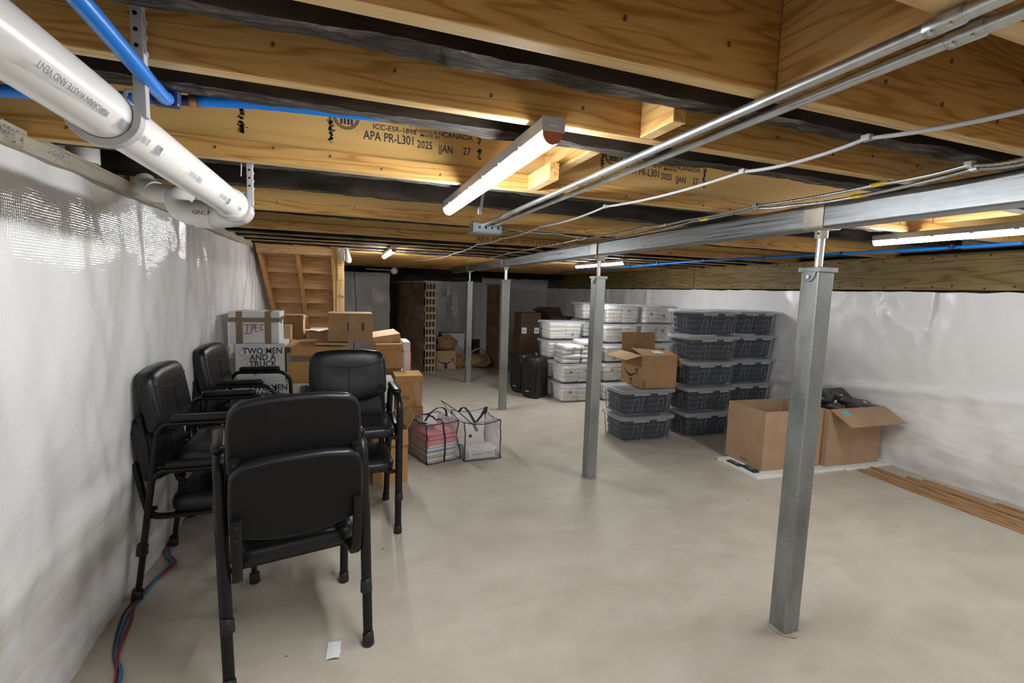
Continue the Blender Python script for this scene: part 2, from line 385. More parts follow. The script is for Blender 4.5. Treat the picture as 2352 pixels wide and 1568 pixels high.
# front wall behind the camera and the back wall
wf = M().grid(lambda u, v: (XL + u * (XR - XL), Y0 + .02 * nz(u * 9, v * 3, 5), v * 2.2), 40, 12).build('wall_front', 'poly', smooth=True); struct(wf)
wb = M().box(XL, XR, Y1, Y1 + .2, 0, 2.24).build('wall_back', 'dark_stone'); struct(wb, 'dark masonry wall at the back of the basement')
def hung(x0, x1, y, z0, z1, seed):
    def fn(u, v):
        x = x0 + u * (x1 - x0); z = z0 + v * (z1 - z0)
        return (x + .02 * nz(z * 3, seed, 2) * (1 if u in (0, 1) else 0), y + .035 * nz(x * 2.5 + z * .6, z * 1.2, seed) + .012 * nz(x * 8, z * 4, seed), z + (.02 * nz(x * 5, seed, 0) if v in (0, 1) else 0))
    M().grid(fn, 30, 30).build('plastic_sheet', 'poly', wb, smooth=True)
hung(-.95, .93, 10.55, .0, 1.86, 3); hung(2.02, 3.22, Y1 - .06, .35, 1.74, 5); hung(3.15, 4.9, Y1 - .10, 0, 1.86, 8); hung(1.62, 2.1, Y1 - .04, 0, 1.7, 12)
# header over the back
M().box(XL, XR, 10.2, 10.3, 1.86, 1.97).build('header', 'old_wood', wb)

# partition stubs of hollow clay tile
def pier(x0, x1, y0, ncol, name, label):
    n = 12; ch = .139; L = .30
    core = M().box(x0 + .012, x1 - .012, y0 + .16, y0 + .03 + ncol * L, 0, n * ch).build(name, 'mortar'); struct(core, label)
    W = x1 - x0; h = ch - .012
    full = M().box(0, W, 0, L - .012, 0, h).mesh('tile'); full.materials.append(MAT['tile'])
    half = M().box(0, W, 0, L / 2 - .012, 0, h).mesh('tile'); half.materials.append(MAT['tile'])
    def hollow(Lh):
        m = M(); t = .016; cw = (W - 4 * t) / 3
        m.cur = 0
        m.quad((0, 0, 0), (0, Lh, 0), (0, Lh, h), (0, 0, h)); m.quad((W, 0, 0), (W, Lh, 0), (W, Lh, h), (W, 0, h))
        m.quad((0, 0, h), (W, 0, h), (W, Lh, h), (0, Lh, h)); m.quad((0, 0, 0), (W, 0, 0), (W, Lh, 0), (0, Lh, 0))
        m.cur = 1
        m.box(0, W, -.004, .012, h - .018, h + .006); m.box(0, W, -.004, .012, -.006, .016)
        for k in range(4): m.box(k * (cw + t), k * (cw + t) + t, -.003, .10, .008, h - .01)
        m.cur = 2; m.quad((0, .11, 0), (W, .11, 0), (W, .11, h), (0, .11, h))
        me = m.mesh('hollow_tile')
        for a in ('tile', 'tile_end', 'tile_in'): me.materials.append(MAT[a])
        me.polygons.foreach_set('material_index', m.mi); return me
    H1, H2 = hollow(L - .012), hollow(L / 2 - .012)
    for r in range(n):
        z = r * ch; y = y0; odd = r % 2
        for k in range(ncol + 1):
            me, ll = ((H2, L / 2) if odd else (H1, L)) if k == 0 else (full, L)
            if k == ncol and odd: me, ll = half, L / 2
            if k == ncol and not odd: break
            place(me, 'hollow_tile' if k == 0 else 'tile', core, (x0 + random.uniform(-.004, .004), y + random.uniform(-.004, .004) * (k == 0), z), (0, 0, 0)); y += ll
    M().box(x0 - .03, x1 + .02, y0, y0 + ncol * L, n * ch, n * ch + .03).build('cap', 'mortar', core)
    return core
p1_ = pier(1.405, 1.605, 8.70, 8, 'wall_partition', 'stub wall of hollow clay tiles nearer the stairs')
pv = Vector((1.405, 8.70, 0)); p1_.matrix_world = Matrix.Translation(pv) @ Matrix.Rotation(math.radians(8), 4, 'Z') @ Matrix.Translation(-pv)
pier(2.845, 3.045, 8.72, 3, 'wall_partition', 'second stub wall of hollow clay tiles behind the posts')

# ---------------------------------------------------------------- ceiling: subfloor and joists
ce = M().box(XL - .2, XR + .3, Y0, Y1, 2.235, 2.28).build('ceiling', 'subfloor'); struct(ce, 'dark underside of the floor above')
ZB = 1.97
XA, XB = -1.05, XR + .05
def lvl(y, t=.038, name='joist', x0=XA, x1=XB):
    m = M(); m.box(x0, x1, y, y + t, ZB, 2.235)
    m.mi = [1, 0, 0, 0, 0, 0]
    return m.build(name, ['pine', 'pine_edge'], ce, bevel=.003)
def ijoist(y, t=.046, fh=.062):
    m = M(); m.cur = 0; m.box(XA, XB, y, y + t, ZB, ZB + fh); m.cur = 1; m.box(XA, XB, y + .016, y + t - .016, ZB + fh, 2.18); m.cur = 0; m.box(XA, XB, y, y + t, 2.175, 2.235)
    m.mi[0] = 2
    return m.build('joist', ['pine', 'pine_web', 'pine_edge'], ce)
def old(y, t, z, seed):
    n = 260; m = M()
    def ring(k):
        x = XA + (XB - XA) * k / n
        dz = .008 * nz(x * 2.1, seed, 0) + .006 * nz(x * 9, seed, 3) + .003 * nz(x * 31, seed, 2) + .012 * max(0, nz(x * 3.3, seed, 11) - .25); dz2 = .008 * nz(x * 2.5, seed, 7) + .006 * nz(x * 11, seed, 5) + .0025 * nz(x * 37, seed, 6)
        dy = .006 * nz(x * 5, seed, 9)
        return [(x, y + dy, z + dz), (x, y + t, z + dz2), (x, y + t, 2.235), (x, y + dy, 2.235)]
    m.rings([ring(k) for k in range(n + 1)])
    m.mi = [1 if k % 4 == 0 else 0 for k in range(4 * n)] + [0, 0]
    return m.build('old_joist', ['old_wood', 'old_under'], ce)
for y in (-3.2, -2.7, -2.2, -1.7, -1.2, -.75, -.3, .06): lvl(y)
lvl(.455); lvl(.785); lvl(1.135)
for k, y in enumerate((1.885, 3.05, 4.09)): ijoist(y)
for y in (4.50, 4.88, 5.24, 5.66): lvl(y)
for k in range(12): ijoist(6.22 + .40 * k)
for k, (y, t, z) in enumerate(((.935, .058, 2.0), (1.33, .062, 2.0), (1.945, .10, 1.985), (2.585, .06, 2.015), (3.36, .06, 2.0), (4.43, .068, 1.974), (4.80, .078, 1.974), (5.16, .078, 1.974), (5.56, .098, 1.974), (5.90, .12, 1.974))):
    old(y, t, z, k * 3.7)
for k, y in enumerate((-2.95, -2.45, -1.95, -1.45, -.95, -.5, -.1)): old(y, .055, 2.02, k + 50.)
# charred mortised beam face seen at the far edge of the old joists: short light inserts
for k in range(16):
    x = .05 + k * .19 + random.uniform(-.03, .03)
    M().box(x, x + random.uniform(.05, .11), 5.888, 5.905, 1.99, 2.06).build('insert', 'card_orange', ce)
# blocking between joists
def blocking(x0, x1, y0, y1, z0, z1=2.235, name='blocking'):
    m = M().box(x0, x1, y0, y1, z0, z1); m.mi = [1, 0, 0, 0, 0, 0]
    m.build(name, ['pine_y', 'pine_edge'], ce, bevel=.002)
blocking(.838, .876, .497, .783, ZB); blocking(.752, .79, .995, 1.133, ZB); blocking(.722, .76, 1.66, 1.883, ZB + .0, 2.03); blocking(.80, .84, 1.40, 1.90, 2.035)
blocking(3.35, 3.39, 1.40, 1.90, 2.035); blocking(2.55, 2.59, .497, .783, ZB)
# nails in the joist faces
nm = M()
def naildots(y, z, x0, x1, step):
    x = x0
    while x < x1:
        zz = z + random.uniform(-.02, .02)
        nm.box(x - .0025, x + .0025, y - .003, y + .001, zz - .004, zz + .002); nm.box(x - .001, x + .0045, y - .002, y + .001, zz - .001, zz + .006)
        x += step * random.uniform(.8, 1.2)
naildots(.785, 2.03, -.8, 4.6, .24); naildots(.785, 2.14, -.8, 4.6, .33); naildots(1.135, 2.03, -.8, 4.6, .22); naildots(1.885, 2.0, -.8, 4.6, .2); naildots(.455, 2.05, .5, 4, .3); naildots(3.05, 2.0, -.8, 4.6, .4)
nm.build('nail_heads', 'ink_brown', ce)['kind'] = 'stuff'
# stamped print on the web of the third joist
yw = 1.885 + .0155
def stamp(s, x, z, size, sx=1., bold=0., mat='ink', rot=0): text('stamped_print', s, size, mat, (x, yw, z), (PI / 2, rot, 0), ce, 'LEFT', bold, sx, .0003)
def stamp_set(dx, y, full=True):
    global yw
    yw = y + .0155
    stamp('APA PR-L301', .072 + dx, 2.094, .046, .74, .006); stamp('ICC-ESR-1898', .105 + dx, 2.135, .026, 1.05, .004); stamp('CCMC-13543-R', .10 + dx, 2.163, .026, 1.02, .004)
    stamp('FABRIQUÉ AU', .262 + dx, 2.145, .017, 1.05, .002); stamp('MADE IN', .280 + dx, 2.130, .017, 1.1, .002); stamp('CANADA', .365 + dx, 2.140, .029, 1., .004)
    stamp('2025', .268 + dx, 2.088, .040, .75, .006); stamp('|JAN', .350 + dx, 2.082, .040, .75, .004); stamp('27', .448 + dx, 2.084, .040, .8, .006)
    m = M()
    for r in (.046, .040): 
        pts = [(r * math.cos(a), r * math.sin(a)) for a in [k * PI / 16 for k in range(32)]]; inn = [(p[0] * (r - .0035) / r, p[1] * (r - .0035) / r) for p in pts]
        for k in range(32):
            k2 = (k + 1) % 32; m.quad((pts[k][0], 0, pts[k][1]), (pts[k2][0], 0, pts[k2][1]), (inn[k2][0], 0, inn[k2][1]), (inn[k][0], 0, inn[k][1]))
    for x in (-.02, -.008, .004, .016): m.box(x, x + .007, 0, .0003, -.028, .03)
    m.build('stamped_mark', 'ink', ce, loc=(.012 + dx, yw - .0004, 2.165))
    m = M()
    for k in range(60):
        z = 2.06 + random.random() * .13; x = random.gauss(0, .004); m.box(x, x + random.uniform(.003, .010), 0, .0004, z, z + random.uniform(.002, .008))
    m.build('stamped_mark', 'ink', ce, loc=(-.045 + dx, yw - .0005, 0)); 
    m = M()
    for k in range(50):
        z = 2.07 + random.random() * .11; x = random.gauss(0, .004); m.box(x, x + random.uniform(.002, .009), 0, .0004, z, z + random.uniform(.002, .007))
    m.build('stamped_mark', 'ink', ce, loc=(.512 + dx, yw - .0005, 0))
stamp_set(0, 1.885); stamp_set(1.12, 1.885)
m = M()
for k in range(70):
    z = 2.06 + random.random() * .13; x = random.gauss(0, .005); m.box(x, x + random.uniform(.004, .012), 0, .0004, z, z + random.uniform(.003, .01))
m.build('stamped_mark', 'ink_brown', ce, loc=(-.33, 1.885 + .0150, 0))
yw = 4.09 - .0005
stamp('APA PR-L301  2025 JAN 27', 1.10, 1.985, .05, 1.35, .003, 'ink_brown')
# sill on top of the left wall
sl = M()
n = 60
def srng(k):
    y = Y0 + (5.80 - Y0) * k / n; d = .006 * nz(y * 3, 1, 1)
    return [(-1.02, y, 1.925), (-.895 + d, y, 1.925 + d * .6), (-.893 + d, y, 1.984), (-1.02, y, 1.984)]
sl.rings([srng(k) for k in range(n + 1)])
sl = sl.build('trim_2', 'sill'); struct(sl, 'weathered grey wooden sill along the top of the left wall')
mm = M()
for k in range(110):
    y = random.choice((1.62, 1.80, 2.05)) + random.gauss(0, .035); z = 1.955 + random.gauss(0, .010); r = random.uniform(.001, .003)
    mm.box(-.8955, -.8875, y, y + r * 2.0, z, z + r)
mm.build('dark_flecks', 'hanger', sl)['kind'] = 'stuff'
# ================================================================ STEEL BEAM AND POSTS
bm_ = thing('support_beam', (1.957, 1.5, 1.858)); tag(bm_, 'long galvanized steel tube beam carried by four posts under the joists', 'beam')
prof = rrect(-.052, .052, 0, .103, .010, 6)
cuts = [Y0, 1.555, 3.455, 5.80, 7.665, 8.85]
for a, b in zip(cuts[:-1], cuts[1:]):
    M().rings([[(p[0], yy, p[1]) for p in prof] for yy in (a - 1.5 + .003, b - 1.5 - .003)]).build('beam_section', 'galv_beam', bm_)
POSTS = ((1.958, 1.524, 'galvanized jack post nearest the camera, in front of the big open cartons'), (1.953, 3.419, 'galvanized jack post second from the camera, in front of the white totes'),
         (1.953, 5.771, 'galvanized jack post third from the camera, left of the loudspeakers'), (1.956, 7.637, 'galvanized jack post farthest from the camera, before the clay tile stubs'))
def make_post():
    t = thing('jack_post'); h = .045
    q = rrect(-h, h, -h, h, .008, 5)
    M().rings([[(x, y, z) for x, y in q] for z in (0, 1.69)]).build('tube', 'galv', t)
    M().prism([(.062 * math.cos(k * PI / 9) * random.uniform(.95, 1.25), .062 * math.sin(k * PI / 9) * random.uniform(.95, 1.25)) for k in range(18)], 0, .007).build('grout', 'mortar', t)
    c = M(); c.box(-.053, .053, -.053, .053, 1.672, 1.694); 
    c.prism([(-.030, 1.68), (.030, 1.68)] + [(.030 * math.cos(a), 1.672 - .042 * math.sin(a)) for a in [PI * k / 10 for k in range(11)]], -.0525, -.0455, lambda a, b, hh: (hh, a, b))
    cp = c.build('cap_plate', 'galv', t, bevel=.0025)
    M().prism([(.008 * math.cos(k * PI / 4), 1.652 + .008 * math.sin(k * PI / 4)) for k in range(8)], -.059, -.051, lambda a, b, hh: (hh, a, b)).build('bolt', 'thread', cp)
    r = []; n = 44
    for k in range(n + 1):
        z = 1.69 + .135 * k / n; rr = .0165 if k % 2 else .0148
        r.append([(rr * math.cos(2 * PI * j / 14), rr * math.sin(2 * PI * j / 14), z) for j in range(14)])
    M().rings(r).build('screw', 'thread', t, smooth=True)
    r = []
    for z, rr in ((1.818, .024), (1.821, .026), (1.85, .026), (1.8575, .030)):
        r.append([(rr * math.cos(2 * PI * j / 18), rr * math.sin(2 * PI * j / 18), z) for j in range(18)])
    cl = M().rings(r).build('collar', 'saddle', t, smooth=True, auto=40)
    M().prism([(.004 * math.cos(k * PI / 4) - .006, 1.838 + .004 * math.sin(k * PI / 4)) for k in range(8)], -.0275, -.02, lambda a, b, hh: (hh, a, b)).build('pin_hole', 'void', cl)
    sp = rrect(-.0575, .0575, 1.8525, 1.99, .016, 4); si = rrect(-.053, .053, 1.857, 1.985, .012, 4)
    s = M(); k = len(sp)
    # U saddle hugging the beam, open at the top
    u = [(-.0575, 1.955)] + [p for p in sp if p[1] < 1.90][::-1][:0] + arc(-.0415, 1.8685, .016, PI, 1.5 * PI, 4) + arc(.0415, 1.8685, .016, 1.5 * PI, 2 * PI, 4) + [(.0575, 1.955)]
    ui = [(.0535, 1.955)] + [(a * .93, 1.8565 + (b - 1.8525) * .94) for a, b in reversed(u[1:-1])] + [(-.0535, 1.955)]
    s.prism(u + ui, -.045, .045, lambda a, b, hh: (a, hh, b))
    s.build('saddle', 'saddle', t)
    return t
post0 = make_post()
for k, (x, y, lab) in enumerate(POSTS):
    t = post0 if k == 0 else copy_tree(post0)
    t.location = (x, y, 0); t.rotation_euler = (0, 0, (0, .01, -.015, .02)[k]); tag(t, lab, 'post', 'adjustable steel posts under the beam')

# ================================================================ STRIP LIGHTS
le = NT('lamp_glow'); le.t.nodes.remove(le.b); em = le.n('ShaderNodeEmission'); em.inputs[0].default_value = (.985, .995, 1., 1); em.inputs[1].default_value = LAMP; le.l(em.outputs[0], le.out.inputs[0]); MAT['glow'] = le.m
def make_light():
    t = thing('strip_light'); L = 1.215; hw = .029
    hs = M().box(-hw, hw, 0, L, .030, .064).build('housing', 'housing', t, bevel=.003)
    pr = [(hw - .002, .030)] + [((hw - .003) * math.cos(a), .030 - .029 * math.sin(a)) for a in [PI * k / 10 for k in range(11)]] + [(-hw + .002, .030)]
    M().rings([[(a, y, b) for a, b in pr] for y in (.004, L - .004)], cap=(False, True)).build('diffuser', 'glow', t, smooth=True, auto=60)
    M().prism([(a * 1.01, b) for a, b in pr], -.0015, .0055, lambda a, b, h: (a, h, b)).build('end_cap', 'cap_orange', t)
    M().box(-hw - .001, hw + .001, -.002, .0, .030, .064).build('end_plate', 'housing', hs)
    M().box(-.010, .010, -.0032, -.002, .042, .046).build('knockout', 'label_white', hs)
    for k in range(6): M().box(-hw - .002, -hw, .16 + k * .18, .18 + k * .18, .026, .036).build('clip', 'housing', hs)
    return t
li = make_light()
LIGHTS = ((.478, 1.088, 1.905, 'lit tube light nearest the camera, between the white pipe and the conduits'), (.476, 4.95, 1.905, 'small lit tube light far off near the stairs'),
          (3.16, .88, 1.903, 'lit tube light at the right edge behind the steel beam'), (3.11, 4.85, 1.903, 'lit tube light far off behind the second jack post'),
          (.478, -2.78, 1.905, 'added unseen tube light behind the viewer on the left'), (3.16, -2.90, 1.903, 'added unseen tube light behind the viewer on the right'))  # this pair is unseen, added to brighten the joist faces near the camera
for k, (x, y, z, lab) in enumerate(LIGHTS):
    t = li if k == 0 else copy_tree(li); t.location = (x, y, z); tag(t, lab, 'light', 'ceiling strip lights')

# ================================================================ CONDUITS AND JUNCTION BOXES
def conduit(x, lab, ycoup, z=1.956):
    t = thing('steel_conduit', (x, 1.5, z)); tag(t, lab, 'conduit', 'pair of steel conduits')
    M().tube([(0, y, 0) for y in (Y0 - 1.5 + .05, -.5, .5, 2.87 - 1.5)], .0108, 18).build('pipe', 'emt', t, smooth=True, auto=50)
    for yc in ycoup:
        c = M().tube([(0, yc - 1.5 + d, 0) for d in (-.025, -.022, 0, .022, .025)], [.0112, .0136, .0136, .0136, .0112], 16).build('coupling', 'emt', t, smooth=True, auto=50)
        for d in (-.012, .012): M().tube([(-.008, yc - 1.5 + d, -.009), (-.011, yc - 1.5 + d, -.0135)], .0038, 8).build('screw', 'emt', c)
conduit(.822, 'left of the two galvanized conduits running to the steel box', (.48, 2.50)); conduit(.886, 'right of the two galvanized conduits running to the steel box', (.487, 2.52))
t = thing('junction_box', (.852, 2.93, 1.908)); tag(t, 'square galvanized junction box where the two conduits end', 'junction box')
M().box(-.10, .085, -.06, .06, 0, .06).build('box', 'box_steel', t, bevel=.003)
M().box(-.105, .090, -.065, .065, -.004, 0).build('cover', 'box_steel', t, bevel=.001)
for x in (-.06, -.02, .02, .06): M().prism([(.007 * math.cos(k * PI / 5) + x, .03 + .007 * math.sin(k * PI / 5)) for k in range(10)], -.0615, -.059, lambda a, b, h: (a, h, b)).build('knockout', 'void', t)
t = thing('junction_box', (.875, 9.0, 1.86)); tag(t, 'small steel junction box under the far ceiling above the plastic sheet', 'junction box')
M().prism([(.065 * math.cos(PI / 8 + k * PI / 4), .065 * math.sin(PI / 8 + k * PI / 4)) for k in range(8)], 0, .07, lambda a, b, h: (a, h, b)).build('box', 'box_steel', t, bevel=.004)
M().tube([(0, .0, 0), (0, -.006, 0)], .03, 12).build('cover_plate', 'emt', t); M().tube([(-.5, .03, .02), (-.06, .03, .01)], .012, 8).build('conduit_stub', 'emt', t)
t = thing('hanging_strap', (.71, 2.575, 1.985)); tag(t, 'short steel strap hanging from a dark joist beside the near tube light', 'strap')
M().box(-.004, .012, 0, .003, .02, .12).build('strap', 'emt', t, rot=(0, .12, 0)); M().box(-.014, .010, -.006, .012, -.02, .022).build('clamp', 'emt', t, bevel=.003)

# ================================================================ CABLES UNDER THE JOISTS
def cable(name, pts, r, mat, lab, cat, clips=(), tags=(), sag=.012, ridged=False, group=None, clipmat='cable_grey'):
    t = thing(name, pts[0]); tag(t, lab, cat, group); o = Vector(pts[0]); path = []
    for a, b in zip(pts[:-1], pts[1:]):
        a = Vector(a); b = Vector(b); n = max(6, int((b - a).length / (.0065 if ridged else .05)))
        for k in range(n):
            u = k / n; p = a.lerp(b, u); p.z -= sag * 4 * u * (1 - u); path.append(p - o)
    path.append(Vector(pts[-1]) - o)
    rad = [r if not ridged or k % 2 else r * .78 for k in range(len(path))]
    M().tube(path, rad, 8).build('sheath', mat, t, smooth=True)
    for p in clips:
        p = Vector(p) - o; M().box(p.x - r * 1.6, p.x + r * 1.6, p.y - .011, p.y + .011, p.z - r * 1.25, p.z + r * 1.6).build('clip', clipmat, t, bevel=.002)
    for p, d, s in tags:
        p = Vector(p) - o; d = Vector(d).normalized(); M().tube([p - d * .03, p + d * .03], r * 1.15, 8).build('yellow_tag', 'yellow', t, smooth=True)
    return t
G = [(1.36, -.4, 1.955), (1.335, .455, 1.957), (1.235, .865, 1.957), (1.213, 1.235, 1.955), (1.155, 1.99, 1.957), (1.16, 2.76, 1.957), (1.158, 3.57, 1.957), (1.12, 4.12, 1.957), (1.167, 5.25, 1.955), (1.15, 6.3, 1.955), (.98, 6.9, 1.955), (.9, 8.2, 1.95)]
cable('plastic_cable', G, .0054, 'cable_grey', 'smooth grey cable clipped to the joists between conduits and beam', 'cable', G[2:9], sag=.014)
A1 = [(1.80, -.3, 1.958), (1.79, .46, 1.958), (1.775, .80, 1.957), (1.722, .90, 1.957), (1.74, 1.16, 1.955), (1.715, 1.66, 1.957), (1.72, 2.1, 1.955), (1.70, 2.46, 1.957), (1.675, 3.25, 1.957), (1.67, 4.0, 1.957), (1.668, 4.83, 1.957), (1.70, 5.80, 1.957)]
A2 = [(1.83, -.3, 1.955), (1.818, .46, 1.953), (1.797, .80, 1.950), (1.748, .90, 1.950), (1.825, 1.28, 1.945), (1.79, 1.54, 1.947), (1.732, 1.67, 1.952), (1.742, 2.1, 1.948), (1.83, 2.55, 1.958), (1.87, 3.2, 1.958), (1.89, 4.6, 1.957)]
cable('armored_cable', A1, .0068, 'armor', 'upper of the two ribbed steel cables along the beam', 'cable', (A1[3], A1[5], A1[7], A1[8], A1[9], A1[10]), ((A1[4], (0, 1, 0), 'a'), ((1.712, 2.3, 1.95), (0, 1, 0), 'b'), (A1[11], (0, 1, 0), 'c')), .006, True, 'ribbed steel cables', 'emt')
cable('armored_cable', A2, .0068, 'armor', 'lower of the two ribbed steel cables, dipping toward the beam', 'cable', (A2[3], A2[6]), ((A2[4], (-.1, 1, 0), 'a'), ((1.737, 2.0, 1.945), (0, 1, 0), 'b')), .005, True, 'ribbed steel cables', 'emt')
cable('armored_cable', [(.938, 2.93, 1.94), (1.02, 3.0, 1.958), (1.40, 3.03, 1.958), (1.66, 3.10, 1.956), (1.69, 3.3, 1.955)], .006, 'armor', 'thin ribbed cable leaving the steel box toward the beam', 'cable', ((1.02, 3.0, 1.958), (1.40, 3.03, 1.958)), (), .008, True, 'ribbed steel cables', 'emt')

# ================================================================ BLUE WATER LINES
t = thing('blue_water_pipe', (3.9, 2.9, 1.955)); tag(t, 'long blue water pipe clipped below the joists near the right wall', 'pipe')
Pp = [(4.15, -.6, 1.956), (4.10, 1.80, 1.956), (4.06, 2.34, 1.954), (3.98, 2.9, 1.955), (3.88, 3.6, 1.952), (3.80, 4.33, 1.955), (3.85, 5.85, 1.953), (4.02, 8.4, 1.955), (4.80, 10.4, 1.955)]
M().tube([Vector(p) - Vector((3.9, 2.9, 1.955)) for p in smooth_path(Pp, 5)], .0112, 10).build('tube', 'pex', t, smooth=True)
for p in (Pp[1], (4.03, 2.15, 1.955), Pp[3], Pp[4], Pp[5], (3.68, 5.0, 1.954), Pp[6], (3.72, 6.6, 1.954)):
    p = Vector(p) - Vector((3.9, 2.9, 1.955)); M().box(p.x - .014, p.x + .014, p.y - .010, p.y + .010, p.z - .014, p.z + .016).build('clip', 'pex_clip', t, bevel=.003)
M().tube([(.9, 7.5, 0), (.9, 7.55, -.02), (.9, 7.6, -.28)], .0112, 8).build('drop', 'pex', t, smooth=True)
t = thing('blue_water_pipe', (-.40, 1.46, 2.0)); tag(t, 'blue water pipe teeing above the big white drain pipe', 'pipe'); o = Vector((-.40, 1.46, 2.0))
M().tube([Vector(p) - o for p in smooth_path([(-.325, -1.2, 1.93), (-.330, .30, 1.93), (-.340, .85, 1.93), (-.353, 1.19, 1.932), (-.398, 1.41, 1.988)], 6)], .0143, 12).build('tube', 'pex', t, smooth=True)
M().tube([Vector(p) - o for p in smooth_path([(-1.0, 1.52, 1.972), (-.756, 1.50, 1.981), (-.503, 1.49, 2.002), (-.452, 1.488, 2.008)], 6)], .0143, 12).build('tube', 'pex', t, smooth=True)
M().tube([Vector(p) - o for p in smooth_path([(-.355, 1.488, 2.016), (-.209, 1.49, 2.032), (-.008, 1.49, 2.040), (.2, 1.49, 2.048), (.9, 1.49, 2.07)], 6)], .0143, 12).build('tube', 'pex', t, smooth=True)
te = M().tube([Vector(p) - o for p in ((-.455, 1.488, 2.008), (-.35, 1.488, 2.016))], .0125, 10).tube([Vector(p) - o for p in ((-.40, 1.488, 2.012), (-.398, 1.40, 1.988))], .0125, 10).build('tee', 'pex_clip', t, smooth=True, auto=50)
for a, b in (((-.452, 1.488, 2.008), (-.436, 1.488, 2.0095)), ((-.372, 1.488, 2.0145), (-.356, 1.488, 2.016)), ((-.399, 1.425, 1.992), (-.3985, 1.412, 1.990))):
    M().tube([Vector(a) - o, Vector(b) - o], .0158, 12).build('crimp_ring', 'copper', te, smooth=True, auto=40)
M().box(-.026, .03, -.075, -.045, -.034, .02).build('holder', 'pex_clip', t, bevel=.006)
M().box(.03, .095, -1.08, -1.03, -.09, -.04).build('holder', 'pex_clip', t, bevel=.01)

# ================================================================ WHITE DRAIN PIPE
PA, PB = Vector((-.492, -.6, 1.902)), Vector((-.378, 2.02, 1.832)); ax = (PB - PA).normalized()
t = thing('drain_pipe', (-.45, 1.2, 1.86)); tag(t, 'fat white plastic drain pipe hung below the joists at upper left', 'pipe'); o = Vector((-.45, 1.2, 1.86)); R_ = .0470
M().tube([PA - o, PA.lerp(PB, .5) - o, PB - o], R_, 28).build('pipe', 'pvc', t, smooth=True, auto=50)
M().tube([PB - ax * .07 - o, PB - ax * .065 - o, PB - o], [R_ + .002, R_ + .006, R_ + .006], 28).build('coupling', 'pvc_clear', t, smooth=True, auto=50)
bend = [PB, PB + ax * .06, PB + ax * .13 + Vector((-.012, .0, 0)), PB + ax * .19 + Vector((-.06, .0, -.004)), Vector((-.475, 2.235, 1.820)), Vector((-.51, 2.238, 1.819))]
M().tube([p - o for p in smooth_path(bend, 5)], [R_ + .003] * 26, 24).build('elbow', 'pvc_clear', t, smooth=True, auto=50)
cpl = M().tube([(-.50 - o.x, 2.238 - o.y, 1.819 - o.z), (-.555 - o.x, 2.24 - o.y, 1.819 - o.z)], R_ + .007, 24).build('coupling', 'pvc', t, smooth=True, auto=50)
M().tube([Vector(p) - o for p in smooth_path([(-.55, 2.24, 1.819), (-.575, 2.242, 1.820), (-.608, 2.25, 1.838), (-.622, 2.27, 1.875), (-.62, 2.32, 1.90)], 5)], R_ - .002, 22).build('elbow', 'pvc', t, smooth=True, auto=50)
M().tube([Vector(p) - o for p in smooth_path([(-.835, 2.60, 1.99), (-.80, 2.55, 1.945), (-.75, 2.50, 1.928), (-.64, 2.42, 1.905), (-.49, 2.33, 1.875)], 5)], .040, 20).build('branch', 'pvc', t, smooth=True, auto=50)
M().tube([Vector(p) - o for p in ((-.81, 2.565, 1.955), (-.77, 2.52, 1.934))], .045, 20).build('hub', 'pvc', t, smooth=True, auto=50)
text('pipe_print', 'ONLY', .022, 'ink', (-.553 - o.x, 2.24 - o.y - .0548, 1.812 - o.z), RX, t)
# print along the near side of the pipe
def on_pipe(s, d, size, ang, bold=0.):
    p = PA + ax * d; e = Vector((math.cos(ang), 0, math.sin(ang))); pos = p + e * (R_ + .0006)
    xax = -ax; zax = e; yax = zax.cross(xax).normalized(); xax = yax.cross(zax)
    ob = text('pipe_print', s, size, 'ink_grey', (0, 0, 0), (0, 0, 0), t, 'LEFT', bold, 1., .0001)
    ob.matrix_local = Matrix(((xax.x, yax.x, zax.x, pos.x - o.x), (xax.y, yax.y, zax.y, pos.y - o.y), (xax.z, yax.z, zax.z, pos.z - o.z), (0, 0, 0, 1)))
AN = math.radians(-28)
on_pipe('FOR DRAIN WASTE AND VENT', 1.64, .0145, AN, .01); on_pipe('||| ||||| |', 1.80, .016, AN); on_pipe('||||||||', 1.715, .02, AN, .03); on_pipe('||| ||||| || ||| |||| ||', 2.12, .016, AN); on_pipe('||||||', 1.86, .02, AN, .03); on_pipe('||| |||| | ||| |||||', 2.36, .015, AN); on_pipe('||||||', 2.40, .02, AN, .03); on_pipe('||||| || |||', 2.54, .014, AN)
M().tube([(-.93, 2.30, 1.986), (-.93, 2.30, 2.233)], .05, 20).build('vent_stub', 'pvc', smooth=True, auto=50)
tag(bpy.data.objects['vent_stub'], 'short white vertical pipe stub above the left sill', 'pipe')
